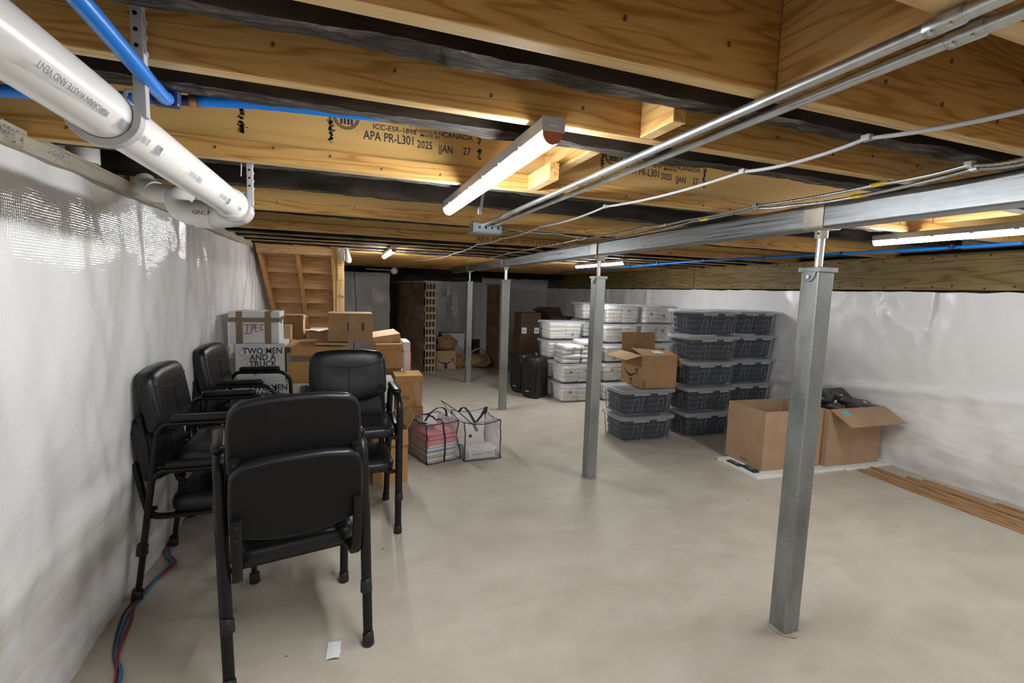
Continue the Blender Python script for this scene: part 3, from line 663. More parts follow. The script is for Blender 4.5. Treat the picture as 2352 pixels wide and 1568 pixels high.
def hanger(d, top, lab):
    c = PA + ax * d; h = thing('pipe_hanger', c); tag(h, lab, 'hanger', 'plastic pipe hangers')
    r0, r1 = R_ + .001, R_ + .014
    pr = []
    a0, a1 = math.radians(20), math.radians(-205)
    out = [(r1 * math.cos(a0 + (a1 - a0) * k / 24), r1 * math.sin(a0 + (a1 - a0) * k / 24)) for k in range(25)]
    inn = [(r0 * math.cos(a0 + (a1 - a0) * k / 24), r0 * math.sin(a0 + (a1 - a0) * k / 24)) for k in range(25)]
    M().prism(out + inn[::-1], -.012, .012, lambda a, b, hh: (a, hh, b)).build('hook', 'hanger', h, bevel=.0015)
    M().box(r0 + .001, r0 + .021, -.010, .010, 0, top - c.z).build('strap', 'hanger', h, bevel=.002)
    n = int((top - c.z - .06) / .028)
    for k in range(n):
        M().prism([(r0 + .010 + .004 * math.cos(j * PI / 4), .07 + k * .028 + .004 * math.sin(j * PI / 4)) for j in range(8)], -.0108, -.009, lambda a, b, hh: (a, hh, b)).build('hole', 'void', h)
        M().box(r0 + .020, r0 + .0235, -.008, .008, .058 + k * .028, .066 + k * .028).build('tooth', 'hanger', h)
    M().tube([(r0 - .015, -.016, .10), (r0 - .013, -.016, .145)], .0018, 6).build('nail', 'emt', h)
    M().tube([(r0 * .62, 0, r0 * .62), (r0 * .75, 0, r0 * .95), (r0 * .98, 0, r0 * .98), (r0, 0, r0 * .6)], .004, 6).build('lip', 'hanger', h, smooth=True)
hanger(1.722, 2.13, 'grey plastic hanger strap nearest the camera on the white drain pipe'); hanger(2.60, 2.01, 'grey plastic hanger strap at the far coupling of the white drain pipe')
# ================================================================ STAIRS SEEN FROM BELOW
st = thing('staircase', (-.48, 5.9, 0)); tag(st, 'raw wooden staircase seen from its open underside', 'staircase'); o = Vector((-.48, 5.9, 0))
slope = .645
def zu(y): return 1.955 - slope * (y - 5.62)         # underside line
for x in (-.875, -.50, -.135):
    m = M(); y0, y1 = 5.60, 8.45
    m.hexa([(x, y0, zu(y0)), (x + .04, y0, zu(y0)), (x + .04, y1, zu(y1)), (x, y1, zu(y1))], [(x, y0, zu(y0) + .26), (x + .04, y0, zu(y0) + .26), (x + .04, y1, zu(y1) + .26), (x, y1, zu(y1) + .26)])
    m.v = [tuple(Vector(p) - o) for p in m.v]; m.build('stringer', 'stair_str', st)
rise, run = .187, .187 / slope
for k in range(10):
    y = 5.78 + k * run; z = zu(y) + .215
    if z > 2.2: continue
    M().box(-.86 - o.x, -.10 - o.x, y - o.y + .02, y - o.y + .045, z - rise, z).build('riser', 'stair_wood', st)
    M().box(-.86 - o.x, -.10 - o.x, y - o.y - run + .035, y - o.y + .05, z, z + .027).build('tread', 'stair_wood', st)
M().box(-.86 - o.x, -.10 - o.x, 5.62 - o.y, 5.66 - o.y, 1.88, 1.968).build('header', 'stair_wood', st)
t = thing('wooden_post', (-.035, 5.60, 0)); tag(t, 'pale wooden stud post at the right side of the staircase', 'post')
M().box(-.045, .038, 0, .045, 0, 1.968).build('stud', 'stud', t, bevel=.003); M().box(-.075, -.046, .01, .05, 0, 1.968).build('stud', 'stud', t, bevel=.003)
M().box(-.03, .02, -.012, 0, 1.62, 1.86).build('scrap_block', 'stair_wood', t, bevel=.002)
m = M()
for k in range(26): x, z = -.034 + random.random() * .062, 1.415 + random.random() * .035; m.box(x, x + random.uniform(.003, .009), -.0008, 0, z, z + random.uniform(.003, .009))
m.build('stamp', 'ink', t)
t = thing('floodlight', (.02, 5.54, 1.80)); tag(t, 'small white sensor floodlight on the stair post below the joists', 'light')
M().box(-.055, -.01, .0, .03, .03, .13).build('junction_box', 'box_steel', t, bevel=.003)
M().tube([(.01, 0, .16), (.02, -.01, .09), (.03, -.03, .03)], [.012, .026, .034], 14).build('shade', 'label_white', t, smooth=True)
M().tube([(.03, -.03, .03), (.036, -.04, .012)], [.032, .022], 14).build('lens', 'pvc', t, smooth=True)
M().tube(smooth_path([(-.06, 0, .12), (-.07, -.01, .16), (-.03, -.01, .145), (.0, -.01, .165), (.04, 0, .155)], 5), .005, 6).build('lead', 'cable_grey', t, smooth=True)
t = thing('power_cable', (.19, 9.6, 0)); tag(t, 'dark cord hanging down the plastic sheet right of the stairs', 'cord')
M().tube(smooth_path([(0, 0, 1.95), (.01, 0, 1.5), (.03, 0, 1.1), (.0, 0, .75), (-.02, 0, .3), (0, 0, .02)], 6), .008, 6).build('sheath', 'pex_clip', t, smooth=True)

# ================================================================ OFFICE CHAIRS
def make_chair():
    t = thing('armchair')
    # seat cushion: rounded plan, crowned top, rolled front
    def ring(inset, z, crown=0.):
        pl = rrect(-.245 + inset, .245 - inset, -.138 + inset, .252 - inset, .075 - inset * .35, 6)
        return [(x, y, z + crown * 0 - (.012 * max(0, (y - .12) / .12) if z > .47 else 0)) for x, y in pl]
    m = M(); m.rings([ring(.03, .408), ring(.006, .414), ring(0, .432), ring(0, .458), ring(.008, .478), ring(.026, .491), ring(.06, .499), ring(.11, .502), ring(.15, .501), ring(.18, .500)])
    se = m.build('seat', 'leather', t, smooth=True)
    M().tube([(p[0], p[1], p[2] + .001) for p in ring(.0225, .4885)] + [tuple(ring(.0225, .4885)[0])], .0022, 5, False).build('piping', 'seam', se, smooth=True)
    # backrest: local frame tilted back
    bk = thing('backrest'); bk.parent = t; bk.location = (0, -.190, .545); bk.rotation_euler = (math.radians(9), 0, 0)
    def out(ins):
        w, r = .247 - ins, .070 - ins * .5
        top = .352 - ins; pts = []
        n = 8
        pts += [(w - .035 * 0, .07 + ins * .3)]
        pts += [(w, .10), (w, .17), (w - .002, .24)]
        pts += [(w - .006 - r + r * math.cos(a), top - r - .006 + r * math.sin(a)) for a in [PI / 2 * k / n for k in range(n + 1)]]
        half = [(x, top + .004 * (1 - (x / w) ** 2) - .006 * 0) for x in (.10, .05, 0)]
        right = pts + half
        bot = []
        for x in (w - .012, w - .05, w * .6, w * .3, 0): bot.append((x, ins + .052 * (x / w) ** 2.2))
        right = bot[::-1][0:] + right                     # bottom centre -> corner -> up -> top centre
        left = [(-x, z) for x, z in reversed(right[1:-1])]
        return right + left
    m = M(); lay = [(.030, -.036), (.006, -.034), (0, -.028), (0, .002), (.005, .018), (.018, .030), (.045, .037), (.09, .039), (.13, .036)]
    m.rings([[(x, d, z) for x, z in out(i)] for i, d in lay]); m.mi = None or [0] * len(m.f)
    cu = m.build('cushion', 'leather', bk, smooth=True, auto=70)
    m = M(); m.prism(out(.012), -.0385, -.034, lambda a, b, h: (a, h, b)); m.build('back_panel', 'leather_back', bk)
    sm = [(x, .0400 - .010 * (abs(x) / .225) ** 6, .235 + .032 * (abs(x) / .21) ** 2) for x in [-.226 + .452 * k / 16 for k in range(17)]]
    M().tube(sm, .0032, 5).build('seam', 'seam', bk, smooth=True)
    M().tube([(0, .0405, .233), (0, .041, .16), (0, .040, .08), (0, .034, .02)], .0025, 5).build('seam', 'seam', bk, smooth=True)
    for s in (-1, 1):
        # bent tube: rear leg, arm, front leg in one run
        x = s * .272
        pts = fillet([(x - s * .012, -.272, .012), (x, -.185, .61), (x, -.150, .645), (x, .165, .645), (x, .222, .60), (x - s * .006, .236, .012)], .075, 6)
        M().tube(pts, .021, 12, True, (1, 0, 0), .0135).build('side_frame', 'black_metal', t, smooth=True, auto=60) if False else None
        P = pts; rings = []
        for k, p in enumerate(P):
            tn = (P[min(k + 1, len(P) - 1)] - P[max(k - 1, 0)]).normalized(); a = Vector((1, 0, 0)); a = (a - tn * a.dot(tn)).normalized(); b = tn.cross(a)
            rings.append([p + a * .0205 * math.cos(2 * PI * j / 12) + b * .0135 * math.sin(2 * PI * j / 12) for j in range(12)])
        M().rings(rings).build('side_frame', 'black_metal', t, smooth=True, auto=60)
        ar = M(); q = rrect(-.026, .026, -.135, .150, .0255, 6)
        ar.rings([[(x + a * sc, b if abs(b) < .11 else b * (1 - (1 - sc) * .25), z) for a, b in q] for sc, z in ((.86, .657), (1., .664), (1., .676), (.88, .684), (.55, .687))]); ar.build('armrest', 'black_metal', t, smooth=True, auto=70)
        # back bracket and seat rail: one flat bar bent under the seat
        xb = s * .222
        br = fillet([(xb, -.268, .675), (xb, -.240, .50), (xb, -.218, .40), (xb, -.13, .395), (xb, .225, .402)], .06, 5)
        rings = []
        for k, p in enumerate(br):
            tn = (br[min(k + 1, len(br) - 1)] - br[max(k - 1, 0)]).normalized(); a = Vector((1, 0, 0)); b = tn.cross(a)
            rings.append([p + a * ca + b * cb for ca, cb in ((-.0185, -.008), (-.012, -.0115), (.012, -.0115), (.0185, -.008), (.0185, .008), (.012, .0115), (-.012, .0115), (-.0185, .008))])
        bkt = M().rings(rings).build('back_bracket', 'black_metal', t, smooth=True, auto=30)
        for zz in (.652, .598):
            yy = -.268 + (.675 - zz) * .157 - .0115
            M().tube([(xb, yy + .004, zz), (xb, yy - .004, zz)], .0075, 10).build('bolt', 'bolt', bkt)
        M().tube([(xb - s * .01, .205, .402), (x, .235, .402)], .012, 8).build('cross_stub', 'black_metal', t)
        M().tube([(xb - s * .0, -.195, .44), (x, -.205, .46)], .012, 8).build('cross_stub', 'black_metal', t)
        for (fx, fy, ty) in ((x - s * .012, -.2735, .0065), (x - s * .006, .236, 0)):
            M().tube([(fx, fy - ty * .3, 0), (fx, fy - ty * .25, .004), (fx, fy, .03), (fx + s * .0004, fy + .004 * (ty > 0), .05), (fx, fy + .005 * (ty > 0), .052)], [.021, .026, .0245, .0235, .021], 12).build('foot', 'rubber', t, smooth=True)
    M().box(-.215, .215, -.12, .20, .398, .410).build('seat_pan', 'black_metal', t)
    return t
ch0 = make_chair(); used = [False]
def chair(x, y, z, rz, lab, group, rx=0.):
    t = ch0 if not used[0] else copy_tree(ch0); used[0] = True
    t.location = (x, y, z); t.rotation_euler = (rx, 0, rz); tag(t, lab, 'chair', group); return t
def stack(x, y, rz, l1, l2, grp, dz=.228, back=-.030):
    chair(x, y, 0, rz, l1, grp)
    chair(x + math.sin(rz) * back, y - math.cos(rz) * back, dz, rz, l2, grp)
stack(-.222, 2.212, math.radians(12), 'black leather armchair nearest the camera, lower of its stack', 'black leather armchair nearest the camera, upper of its stack', 'front chair stack seen from behind')
stack(-.685, 2.885, math.radians(-90), 'black armchair against the left wall, under another, nearer pair', 'black armchair against the left wall, on top of the nearer pair', 'nearer chair stack along the left wall')
stack(-.672, 3.765, math.radians(-94), 'black armchair against the left wall, under another, farther pair', 'black armchair before the white moving boxes, on top of the farther pair', 'farther chair stack along the left wall')
stack(.035, 3.15, math.radians(183), 'black armchair facing the camera, lower of its stack', 'black armchair facing the camera, upper of its stack', 'chair stack facing the camera')

# ================================================================ CARTONS
def carton(name, x0, x1, y0, y1, z0, z1, mat, lab, cat='box', rz=0., tape=True, flaps=True, group=None, tilt=0., tapemat='tape'):
    t = thing(name, ((x0 + x1) / 2, (y0 + y1) / 2, z0), rz); tag(t, lab, cat, group)
    if tilt: t.rotation_euler = (tilt, 0, rz)
    w, d, h = (x1 - x0) / 2, (y1 - y0) / 2, z1 - z0
    b = M().box(-w, w, -d, d, 0, h - (.004 if flaps else 0)).build('body', mat, t, bevel=.004)
    if flaps:
        M().box(-w, w, -d, -.002, h - .004, h).build('flap', mat, t, bevel=.0012); M().box(-w, w, .002, d, h - .004, h).build('flap', mat, t, bevel=.0012)
    if tape:
        m = M(); m.box(-w - .0008, w + .0008, -.025, .025, h - .0005, h + .0006); m.box(-w - .0008, -w, -.025, .025, h - .07, h); m.box(w, w + .0008, -.025, .025, h - .07, h); m.build('tape', tapemat, t)
    return t
def bankers(name, x0, x1, y0, y1, z0, h, mat, lab, rz=0., holes=True, lid_dx=0., lid_tilt=0., group=None):
    t = thing(name, ((x0 + x1) / 2, (y0 + y1) / 2, z0), rz); tag(t, lab, 'box', group); w, d = (x1 - x0) / 2, (y1 - y0) / 2
    M().box(-w + .006, w - .006, -d + .006, d - .006, 0, h - .006).build('body', mat, t, bevel=.004)
    ld = M().box(-w, w, -d, d, -.062, 0).build('lid', mat, t, bevel=.004, loc=(lid_dx, 0, h), rot=(0, lid_tilt, 0))
    if holes:
        for s in (-1, 1):
            M().prism([(a, b) for a, b in rrect(-.045, .045, h - .105, h - .075, .014, 4)], s * (w - .0055), s * (w - .0105), lambda a, b, hh: (hh, a, b)).build('handle_hole', 'void', t)
    return t
# white record box with marker lettering
t = bankers('record_box', -.885, -.51, 4.36, 4.69, 1.058, .262, 'card_white', 'white taped record box with red handwritten letters on the moving boxes', .0)
w, d, h = .19, .165, .262
for x in (-.110, .100): 
    m = M(); m.box(x - .023, x + .023, -d - .0008, -d + .004, .0, h); m.box(x - .023, x + .023, -d, d, h, h + .0008); m.build('tape', 'tape', t)
m = M(); m.box(-w - .001, w + .001, -d - .0012, -d + .003, h - .085, h - .048); m.box(w, w + .0012, -d, d, h - .075, h - .045); m.build('tape', 'tape', t)
def stroke(pts, z=0): return [(a * .9 - .008, -d - .0015, b) for a, b in pts]
m = M()
for pl in ([(-.075, .155), (-.02, .158)], [(-.047, .157), (-.052, .082)], [(-.078, .082), (-.025, .082)], [(-.008, .155), (-.018, .083)], [(-.016, .150), (.006, .165), (.012, .145), (-.012, .118)], [(.018, .155), (.045, .156)], [(.02, .155), (.018, .105), (.048, .100)], [(.018, .130), (.038, .131)], [(.082, .150), (.064, .158), (.058, .125), (.066, .108), (.083, .118)]):
    m.tube(smooth_path(stroke(pl), 5), .0026, 5)
m.build('lettering', 'ink_red', t)
# moving boxes with print
def moving(x0, x1, z0, z1, y0, y1, lab, sc=1.):
    t = carton('moving_box', x0, x1, y0, y1, z0, z1, 'card_white', lab, group='white moving boxes', tape=False); w, d, h = (x1 - x0) / 2, (y1 - y0) / 2, z1 - z0
    for k, s in enumerate(('TWO MEN', 'AND A', 'TRUCK')):
        text('lettering', s, .072, 'ink', (.018, -d - .001, h - .085 - k * .055), RX, t, 'CENTER', .016, .86)
    text('lettering', '®', .024, 'ink', (.125, -d - .001, h - .205), RX, t); text('lettering', 'twomen.com', .016, 'ink', (.085, -d - .001, h - .245), RX, t, 'LEFT', .02)
    m = M()
    def ln(pts, r=.0012): m.tube([(a, -d - .0008, b) for a, b in [(p[0], p[1]) for p in pts]], r, 4)
    q = lambda pts: [(v.x, v.z) for v in smooth_path([(a, 0, b) for a, b in pts], 5)]
    ln(q([(-.165, h - .035), (-.06, h - .02), (.0, h - .025), (.01, h - .06)])); ln(q([(-.16, h - .05), (.0, h - .05), (.012, h - .085), (-.02, h - .105), (-.155, h - .105)])); ln(q([(.02, h - .005), (.035, h - .05), (.03, h - .12), (.015, h - .18)]))
    ln(q([(-.155, h - .155), (-.12, h - .125), (-.06, h - .12), (-.01, h - .125)])); ln(q([(-.14, h - .18), (-.12, h - .14), (-.08, h - .128), (-.05, h - .14), (-.045, h - .19)])); ln(q([(-.10, h - .19), (-.095, h - .15), (-.075, h - .15), (-.075, h - .19)]))
    ln(q([(-.165, h - .235), (-.10, h - .235), (-.04, h - .225)])); ln(q([(-.165, h - .235), (-.16, h - .30), (.14, h - .29)]))
    c = [(-.135 + .02 * math.cos(a), h - .078 + .02 * math.sin(a)) for a in [k * PI / 8 for k in range(17)]]; ln(c)
    m.box(-.055, -.03, -d - .001, -d, h - .265, h - .235); m.build('line_art', 'ink_grey', t)
    return t
moving(-.845, -.475, .745, 1.056, 4.37, 4.74, 'white moving box with black lettering directly under the white record box')
moving(-.815, -.435, .375, .745, 4.36, 4.76, 'white moving box of the second layer at left, partly behind an armchair')
moving(-.425, -.03, .375, .715, 4.36, 4.76, 'white moving box of the second layer under the taped brown carton')
carton('moving_box', -.82, -.43, 4.36, 4.76, 0, .375, 'card_white', 'white moving box at the bottom left of the pile', tape=False); carton('moving_box', -.425, -.03, 4.36, 4.76, 0, .375, 'card_white', 'white moving box at the bottom middle of the pile', tape=False)
# brown cartons
t = carton('carton', -.462, .03, 4.35, 4.80, .716, 1.034, 'card_orange', 'wide brown carton with a dark tape band behind the armchair', tape=False)
M().box(-.247, .247, -.2262, -.2245, .185, .235).build('tape', 'tape', t); M().box(-.243, -.215, -.2266, -.225, .175, .245).build('green_print', 'ink_grey', t); M().box(-.242, -.212, -.2266, -.225, .262, .306).build('green_print', 'green_ink', t)
M().box(-.05, .20, -.30, -.06, 0, .004).build('flap', 'card_light', t, loc=(.03, 0, .321), rot=(-.05, .03, .02))
t = carton('carton', -.138, .252, 4.60, 4.95, 1.042, 1.302, 'card', 'brown carton wrapped in shiny clear tape on top of the pile', tape=False)
m = M(); m.grid(lambda u, v: (-.2 + .4 * u, -.1785 - .004 * nz(u * 9, v * 7, 3), .01 + .09 * v), 20, 8); m.build('clear_tape', 'wrap_film', t, smooth=True)
for x, mt in ((-.03, 'ink'), (.095, 'green_ink')): M().box(x, x + (.012 if mt == 'ink' else .024), -.1795, -.178, .10, .175).build('print', mt, t)
M().grid(lambda u, v: (-.01 + .05 * u, -.1805 - .003 * nz(u * 8, v * 8, 1), .165 + .075 * v), 6, 8).build('clear_tape', 'bag_film', t, smooth=True)
t = carton('carton', -.56, -.38, 5.0, 5.3, .98, 1.255, 'card_dark', 'tall brown carton with a torn top flap right of the white record box', tape=False)
M().grid(lambda u, v: (-.09 + .22 * u, -.15 + .1 * v, .278 + .012 * nz(u * 5, v * 5, 2) - .05 * max(0, u - .7)), 8, 4).build('torn_flap', 'card_light', t); M().box(.0895, .0915, -.15, .15, .0, .27).build('edge', 'card_light', t)
carton('carton', -.56, -.38, 5.0, 5.3, .0, .975, 'card', 'carton below the tall torn carton, mostly hidden', tape=False)
carton('carton', -.575, -.47, 4.80, 4.98, 1.035, 1.17, 'card_light', 'small light brown carton beside the white record box', tape=True, tapemat='card'); carton('carton', -.80, -.20, 4.80, 4.985, .0, 1.03, 'card', 'brown carton standing behind the moving boxes', tape=False)
carton('carton', -.33, -.15, 5.05, 5.35, .98, 1.11, 'card_light', 'low light brown carton behind the taped-wrapped one', tape=False); carton('carton', -.34, .02, 5.05, 5.4, .0, .975, 'card_white', 'white carton behind the brown pile', tape=False)
M().grid(lambda u, v: (-.36 + .34 * u, 4.96 + .14 * v, 1.115 + .02 * nz(u * 4, v * 4, 6)), 8, 4).build('paper_sheet', 'paper'); tag(bpy.data.objects['paper_sheet'], 'loose white sheet lying behind the wrapped carton', 'paper')
# right part of the pile
t = bankers('record_box', .284, .552, 4.86, 5.22, .735, .25, 'card_orange', 'brown record box with a black grip slot right of the chair back', .06)
M().box(.1255, .1268, -.13, .03, .05, .06).build('print', 'ink_brown', t); M().box(.07, .10, -.1815, -.18, .0, .22).build('tape', 'wrap_film', t)
for k, z in enumerate((.17, .12, .10)): M().box(.1205, .1215, -.12, .06, z, z + (.018 if k == 0 else .003)).build('print', 'ink', t)
t = carton('carton', .26, .54, 4.96, 5.3, .99, 1.075, 'card_light', 'brown box lid lying tilted on the record box', tape=False, flaps=False, tilt=0); t.rotation_euler = (.06, -.14, .1)
carton('carton', .29, .55, 4.88, 5.22, .45, .732, 'card_dark', 'brown carton under the grip slot record box', tape=False); carton('carton', .29, .55, 4.88, 5.22, .0, .448, 'card', 'carton at the bottom behind the light brown record box', tape=False)
t = carton('file_crate', .585, .65, 5.0, 5.35, .68, .985, 'foam_white', 'white plastic file box at the right end of the pile', 'box', tape=False, flaps=False); M().box(-.036, .036, -.18, .18, .22, .31).build('lid', 'pvc', t, bevel=.004); M().box(-.03, .036, -.19, -.176, -.02, .2).build('side_edge', 'pvc', t)
M().tube([(.69, 5.45, .0), (.69, 5.45, .80), (.69, 5.45, .84), (.69, 5.45, .90)], [.035, .035, .025, .012], 14).build('red_canister', 'red_plastic', smooth=True, auto=40); tag(bpy.data.objects['red_canister'], 'red canister half hidden at the right end of the box pile', 'canister')
carton('carton', .575, .66, 5.0, 5.36, 0, .678, 'card_white', 'white carton carrying the white plastic file box', tape=False)
t = bankers('record_box', .452, .715, 4.52, 4.83, .405, .312, 'card_orange', 'light brown record box with clear tape above the plastic bags', .0)
M().prism(rrect(-.10, .0, .085, .115, .012, 4), -.1552, -.1540, lambda a, b, h: (a, h, b)).build('brand_oval', 'ink', t); M().prism(rrect(-.097, -.003, .088, .112, .010, 4), -.1558, -.1552, lambda a, b, h: (a, h, b)).build('oval_fill', 'card_orange', t); text('lettering', 'BANKERS BOX', .015, 'ink', (-.092, -.1562, .095), RX, t, 'LEFT', .02, .95)
for k in range(5): M().box(.03 if k < 3 else -.02, .105, -.1548, -.1540, .055 - k * .011 + (.01 if k < 2 else 0), .0565 - k * .011 + (.01 if k < 2 else 0)).build('print', 'ink_brown', t)
M().grid(lambda u, v: (.02 + .055 * u + .05 * (1 - v), -.1605 + .003 * nz(u * 4, v * 9, 2) if v < .7 else -.1605 + .2 * (v - .7), (.02 + .34 * v) if v < .7 else .2635 + .002 * nz(u * 5, v * 5, 1)), 6, 14).build('clear_tape', 'bag_film', t, smooth=True)
carton('carton', .45, .72, 4.53, 4.84, .20, .402, 'card', 'brown carton directly under the light brown record box', tape=False); carton('carton', .44, .73, 4.52, 4.85, 0, .198, 'card_dark', 'lowest brown carton behind the left plastic bag', tape=False)
t = carton('carton', .20, .395, 4.04, 4.34, .50, .765, 'card_white', 'white carton between the chair arm and the light brown record box', tape=False); M().box(-.06, .07, -.1515, -.15, .03, .08).build('print', 'ink', t); carton('carton', .18, .385, 4.04, 4.36, 0, .498, 'card', 'brown carton under the white one behind the chair arm', tape=False)
# open tall carton beside the chair
def open_carton(name, loc, rz, w, d, h, mat, lab, flaps, th=.005, inner=None, group=None):
    """flaps: list of (side, angle in degrees from flat outward, length)"""
    t = thing(name, loc, rz); tag(t, lab, 'box', group); w /= 2; d /= 2
    M().box(-w, w, -d, d, 0, th).build('bottom', mat, t)
    for nm, b in (('front', (-w, w, -d, -d + th)), ('rear', (-w, w, d - th, d)), ('left', (-w, -w + th, -d + th, d - th)), ('right', (w - th, w, -d + th, d - th))):
        M().box(b[0], b[1], b[2], b[3], th, h).build('panel', mat, t, bevel=.0012)
    for side, ang, ln in flaps:
        a = math.radians(ang); m = M()
        if side in ('front', 'rear'):
            s = -1 if side == 'front' else 1; hx = w
            p = [(-hx, s * d, h), (hx, s * d, h), (hx, s * (d + ln * math.cos(a)), h + ln * math.sin(a)), (-hx, s * (d + ln * math.cos(a)), h + ln * math.sin(a))]
            nrm = Vector((0, -s * math.sin(a), math.cos(a))) * th
        else:
            s = -1 if side == 'left' else 1
            p = [(s * w, -d, h), (s * w, d, h), (s * (w + ln * math.cos(a)), d, h + ln * math.sin(a)), (s * (w + ln * math.cos(a)), -d, h + ln * math.sin(a))]
            nrm = Vector((-s * math.sin(a), 0, math.cos(a))) * th
        m.hexa(p, [Vector(q) + nrm for q in p]); m.build('flap', mat, t)
    return t
open_carton('open_carton', (.335, 3.86, 0), .03, .27, .26, .43, 'card_orange', 'narrow open brown carton between the chair and the left plastic bag', [('right', 65, .13), ('front', -75, .12)])
# ================================================================ CLEAR PLASTIC STORAGE BAGS
def clear_bag(loc, rz, w, d, h, lab, lean, seed, top_open, squash):
    t = thing('storage_bag', loc, rz); tag(t, lab, 'bag', 'clear zip storage bags')
    def P(u, v, k):        # corner-ish point on the box, wobbled and leaning
        z = v * h; s = 1 - .10 * squash * v
        x, y = k[0] * w / 2 * s, k[1] * d / 2 * s
        x += lean[0] * v + .018 * nz(x * 6, z * 7, seed); y += lean[1] * v + .018 * nz(y * 6, z * 7, seed + 3)
        return Vector((x, y, z))
    n = 10
    def side(a, b):
        def fn(u, v):
            k = (a[0] + (b[0] - a[0]) * u, a[1] + (b[1] - a[1]) * u); p = P(u, v, k)
            out = Vector((k[0], k[1], 0)); bul = math.sin(u * PI) * math.sin(v * PI)
            return p + out.normalized() * (.022 * bul + .012 * nz(u * 6 + seed, v * 6, a[0] * 3 + b[1])) + Vector((0, 0, -.03 * top_open * math.sin(u * PI) * v))
        return fn
    C = [(-1, -1), (1, -1), (1, 1), (-1, 1)]
    m = M()
    for i in range(4): m.grid(side(C[i], C[(i + 1) % 4]), n, n)
    m.build('clear_wall', 'bag_film', t, smooth=True)
    def topf(u, v):
        k = (-1 + 2 * u, -1 + 2 * v); p = P(0, 1, k); p.z += .03 * nz(u * 5, v * 5, seed + 9) + (-.09 * top_open + .02) * math.sin(u * PI) * math.sin(v * PI); return p
    M().grid(topf, 10, 10).build('clear_top', 'bag_film', t, smooth=True)
    m = M()
    for i in range(4):
        m.tube([side(C[i], C[(i + 1) % 4])(0, k / 10) for k in range(11)], .0055, 5); m.tube([side(C[i], C[(i + 1) % 4])(k / 10, 1) for k in range(11)], .0045, 5); m.tube([side(C[i], C[(i + 1) % 4])(k / 10, .01) for k in range(11)], .005, 5)
    m.build('navy_binding', 'navy', t, smooth=True)
    return t, side, topf
def strap(t, pts, wd=.022, name='handle'):
    m = M(); pts = smooth_path(pts, 5); L = [p + Vector((wd / 2, 0, 0)) for p in pts]; R = [p - Vector((wd / 2, 0, 0)) for p in pts]
    for k in range(len(pts) - 1):
        m.hexa([L[k], R[k], R[k + 1], L[k + 1]], [q + Vector((0, .002, .003)) for q in (L[k], R[k], R[k + 1], L[k + 1])])
    return m.build(name, 'navy', t)
B1L = (.775, 4.285, .0); b1r = math.radians(17)
t, sd, tf = clear_bag(B1L, b1r, .34, .42, .34, 'left clear plastic bag with navy edges holding pink and white folders', (.02, .05), 2.2, .15, 1.)
f0 = sd((-1, -1), (1, -1))
m = M(); m.tube([f0(.52, k / 10) + Vector((0, -.004, 0)) for k in range(11)] + [tf(.52, k / 10) + Vector((0, 0, .004)) for k in range(1, 11)], .008, 6); m.build('zipper', 'navy', t, smooth=True)
strap(t, [(-.10, -.04, .35), (-.06, -.06, .42), (.03, -.05, .46), (.11, -.03, .43), (.13, -.02, .36)]); strap(t, [(-.17, -.06, .34), (-.16, -.10, .36), (-.13, -.12, .345)], .03)
def folder(x0, x1, y0, y1, z, h, mat, lab, loc, rz, tilt=0.):
    f = M(); f.grid(lambda u, v: (x0 + (x1 - x0) * u, y0 + (y1 - y0) * v, z + h + .004 * nz(u * 3, v * 3, z * 20)), 6, 6)
    f.box(x0, x1, y0, y1, z, z + h * .82); o = f.build('file_folder', mat); o.location = loc; o.rotation_euler = (0, tilt, rz); tag(o, lab, 'folder', 'folders packed in the left clear bag'); return o
zz = .008
for k, (mt, h, dx, lab) in enumerate((('file_white', .035, 0, 'white paper stack lowest in the left clear bag'), ('file_tan', .018, .006, 'tan folder near the bottom of the left clear bag'), ('file_white', .030, -.006, 'white paper stack above the tan folder in the left clear bag'), ('file_blue', .010, .004, 'blue folder in the middle of the left clear bag'), ('file_white', .026, 0, 'white paper stack above the blue folder in the left clear bag'),
                                      ('file_white', .022, .01, 'white paper stack just under the pink folders in the left clear bag'), ('pink', .045, -.004, 'pink folder lower of two in the left clear bag'), ('pink', .040, .008, 'pink folder on top in the left clear bag'))):
    folder(-.14 + dx, .14 + dx, -.175, .17, zz, h, mt, lab, B1L, b1r); zz += h + .002
B2L = (1.185, 4.27, .0); b2r = math.radians(2)
t, sd, tf = clear_bag(B2L, b2r, .35, .46, .36, 'right clear plastic bag with navy edges, nearly empty', (.0, .03), 7.7, 1., .0)
strap(t, [(-.05, -.16, .34), (.02, -.10, .38), (.09, -.02, .44), (.12, .06, .40), (.12, .10, .34)], .026); strap(t, [(-.06, -.17, .33), (-.08, -.02, .40), (-.10, .10, .42), (-.13, .16, .36)], .026); strap(t, [(-.08, -.18, .33), (-.055, -.21, .27)], .03)
M().box(-.145, -.12, -.262, -.258, .235, .26).build('care_label', 'navy', t)
M().grid(lambda u, v: (-.18 + .02 * u - .1 * v, .22 + .05 * v - .3 * u, .32 + .14 * v * (1 - u) - .02 * u), 6, 6).build('raised_flap', 'bag_film', t, smooth=True)
m = M(); m.tube([(-.18, .22, .32), (-.28, .27, .46), (-.17, .02, .40), (-.09, -.18, .33)], .005, 5); m.build('flap_binding', 'navy', t)
o = M().box(-.145, .150, -.205, -.02, .008, .095).build('paper_ream', 'file_white', bevel=.003); o.location = B2L; o.rotation_euler = (0, 0, b2r); tag(o, 'white ream of paper in the bottom of the right clear bag', 'paper')
for x in (-.14, .13): M().box(x, x + .012, -.2058, -.205, .02, .08).build('print', 'ink_grey', o)
M().box(-.09, .0, -.2058, -.205, .045, .052).build('print', 'ink_grey', o); M().box(.02, .10, -.2058, -.205, .052, .058).build('print', 'ink_grey', o)

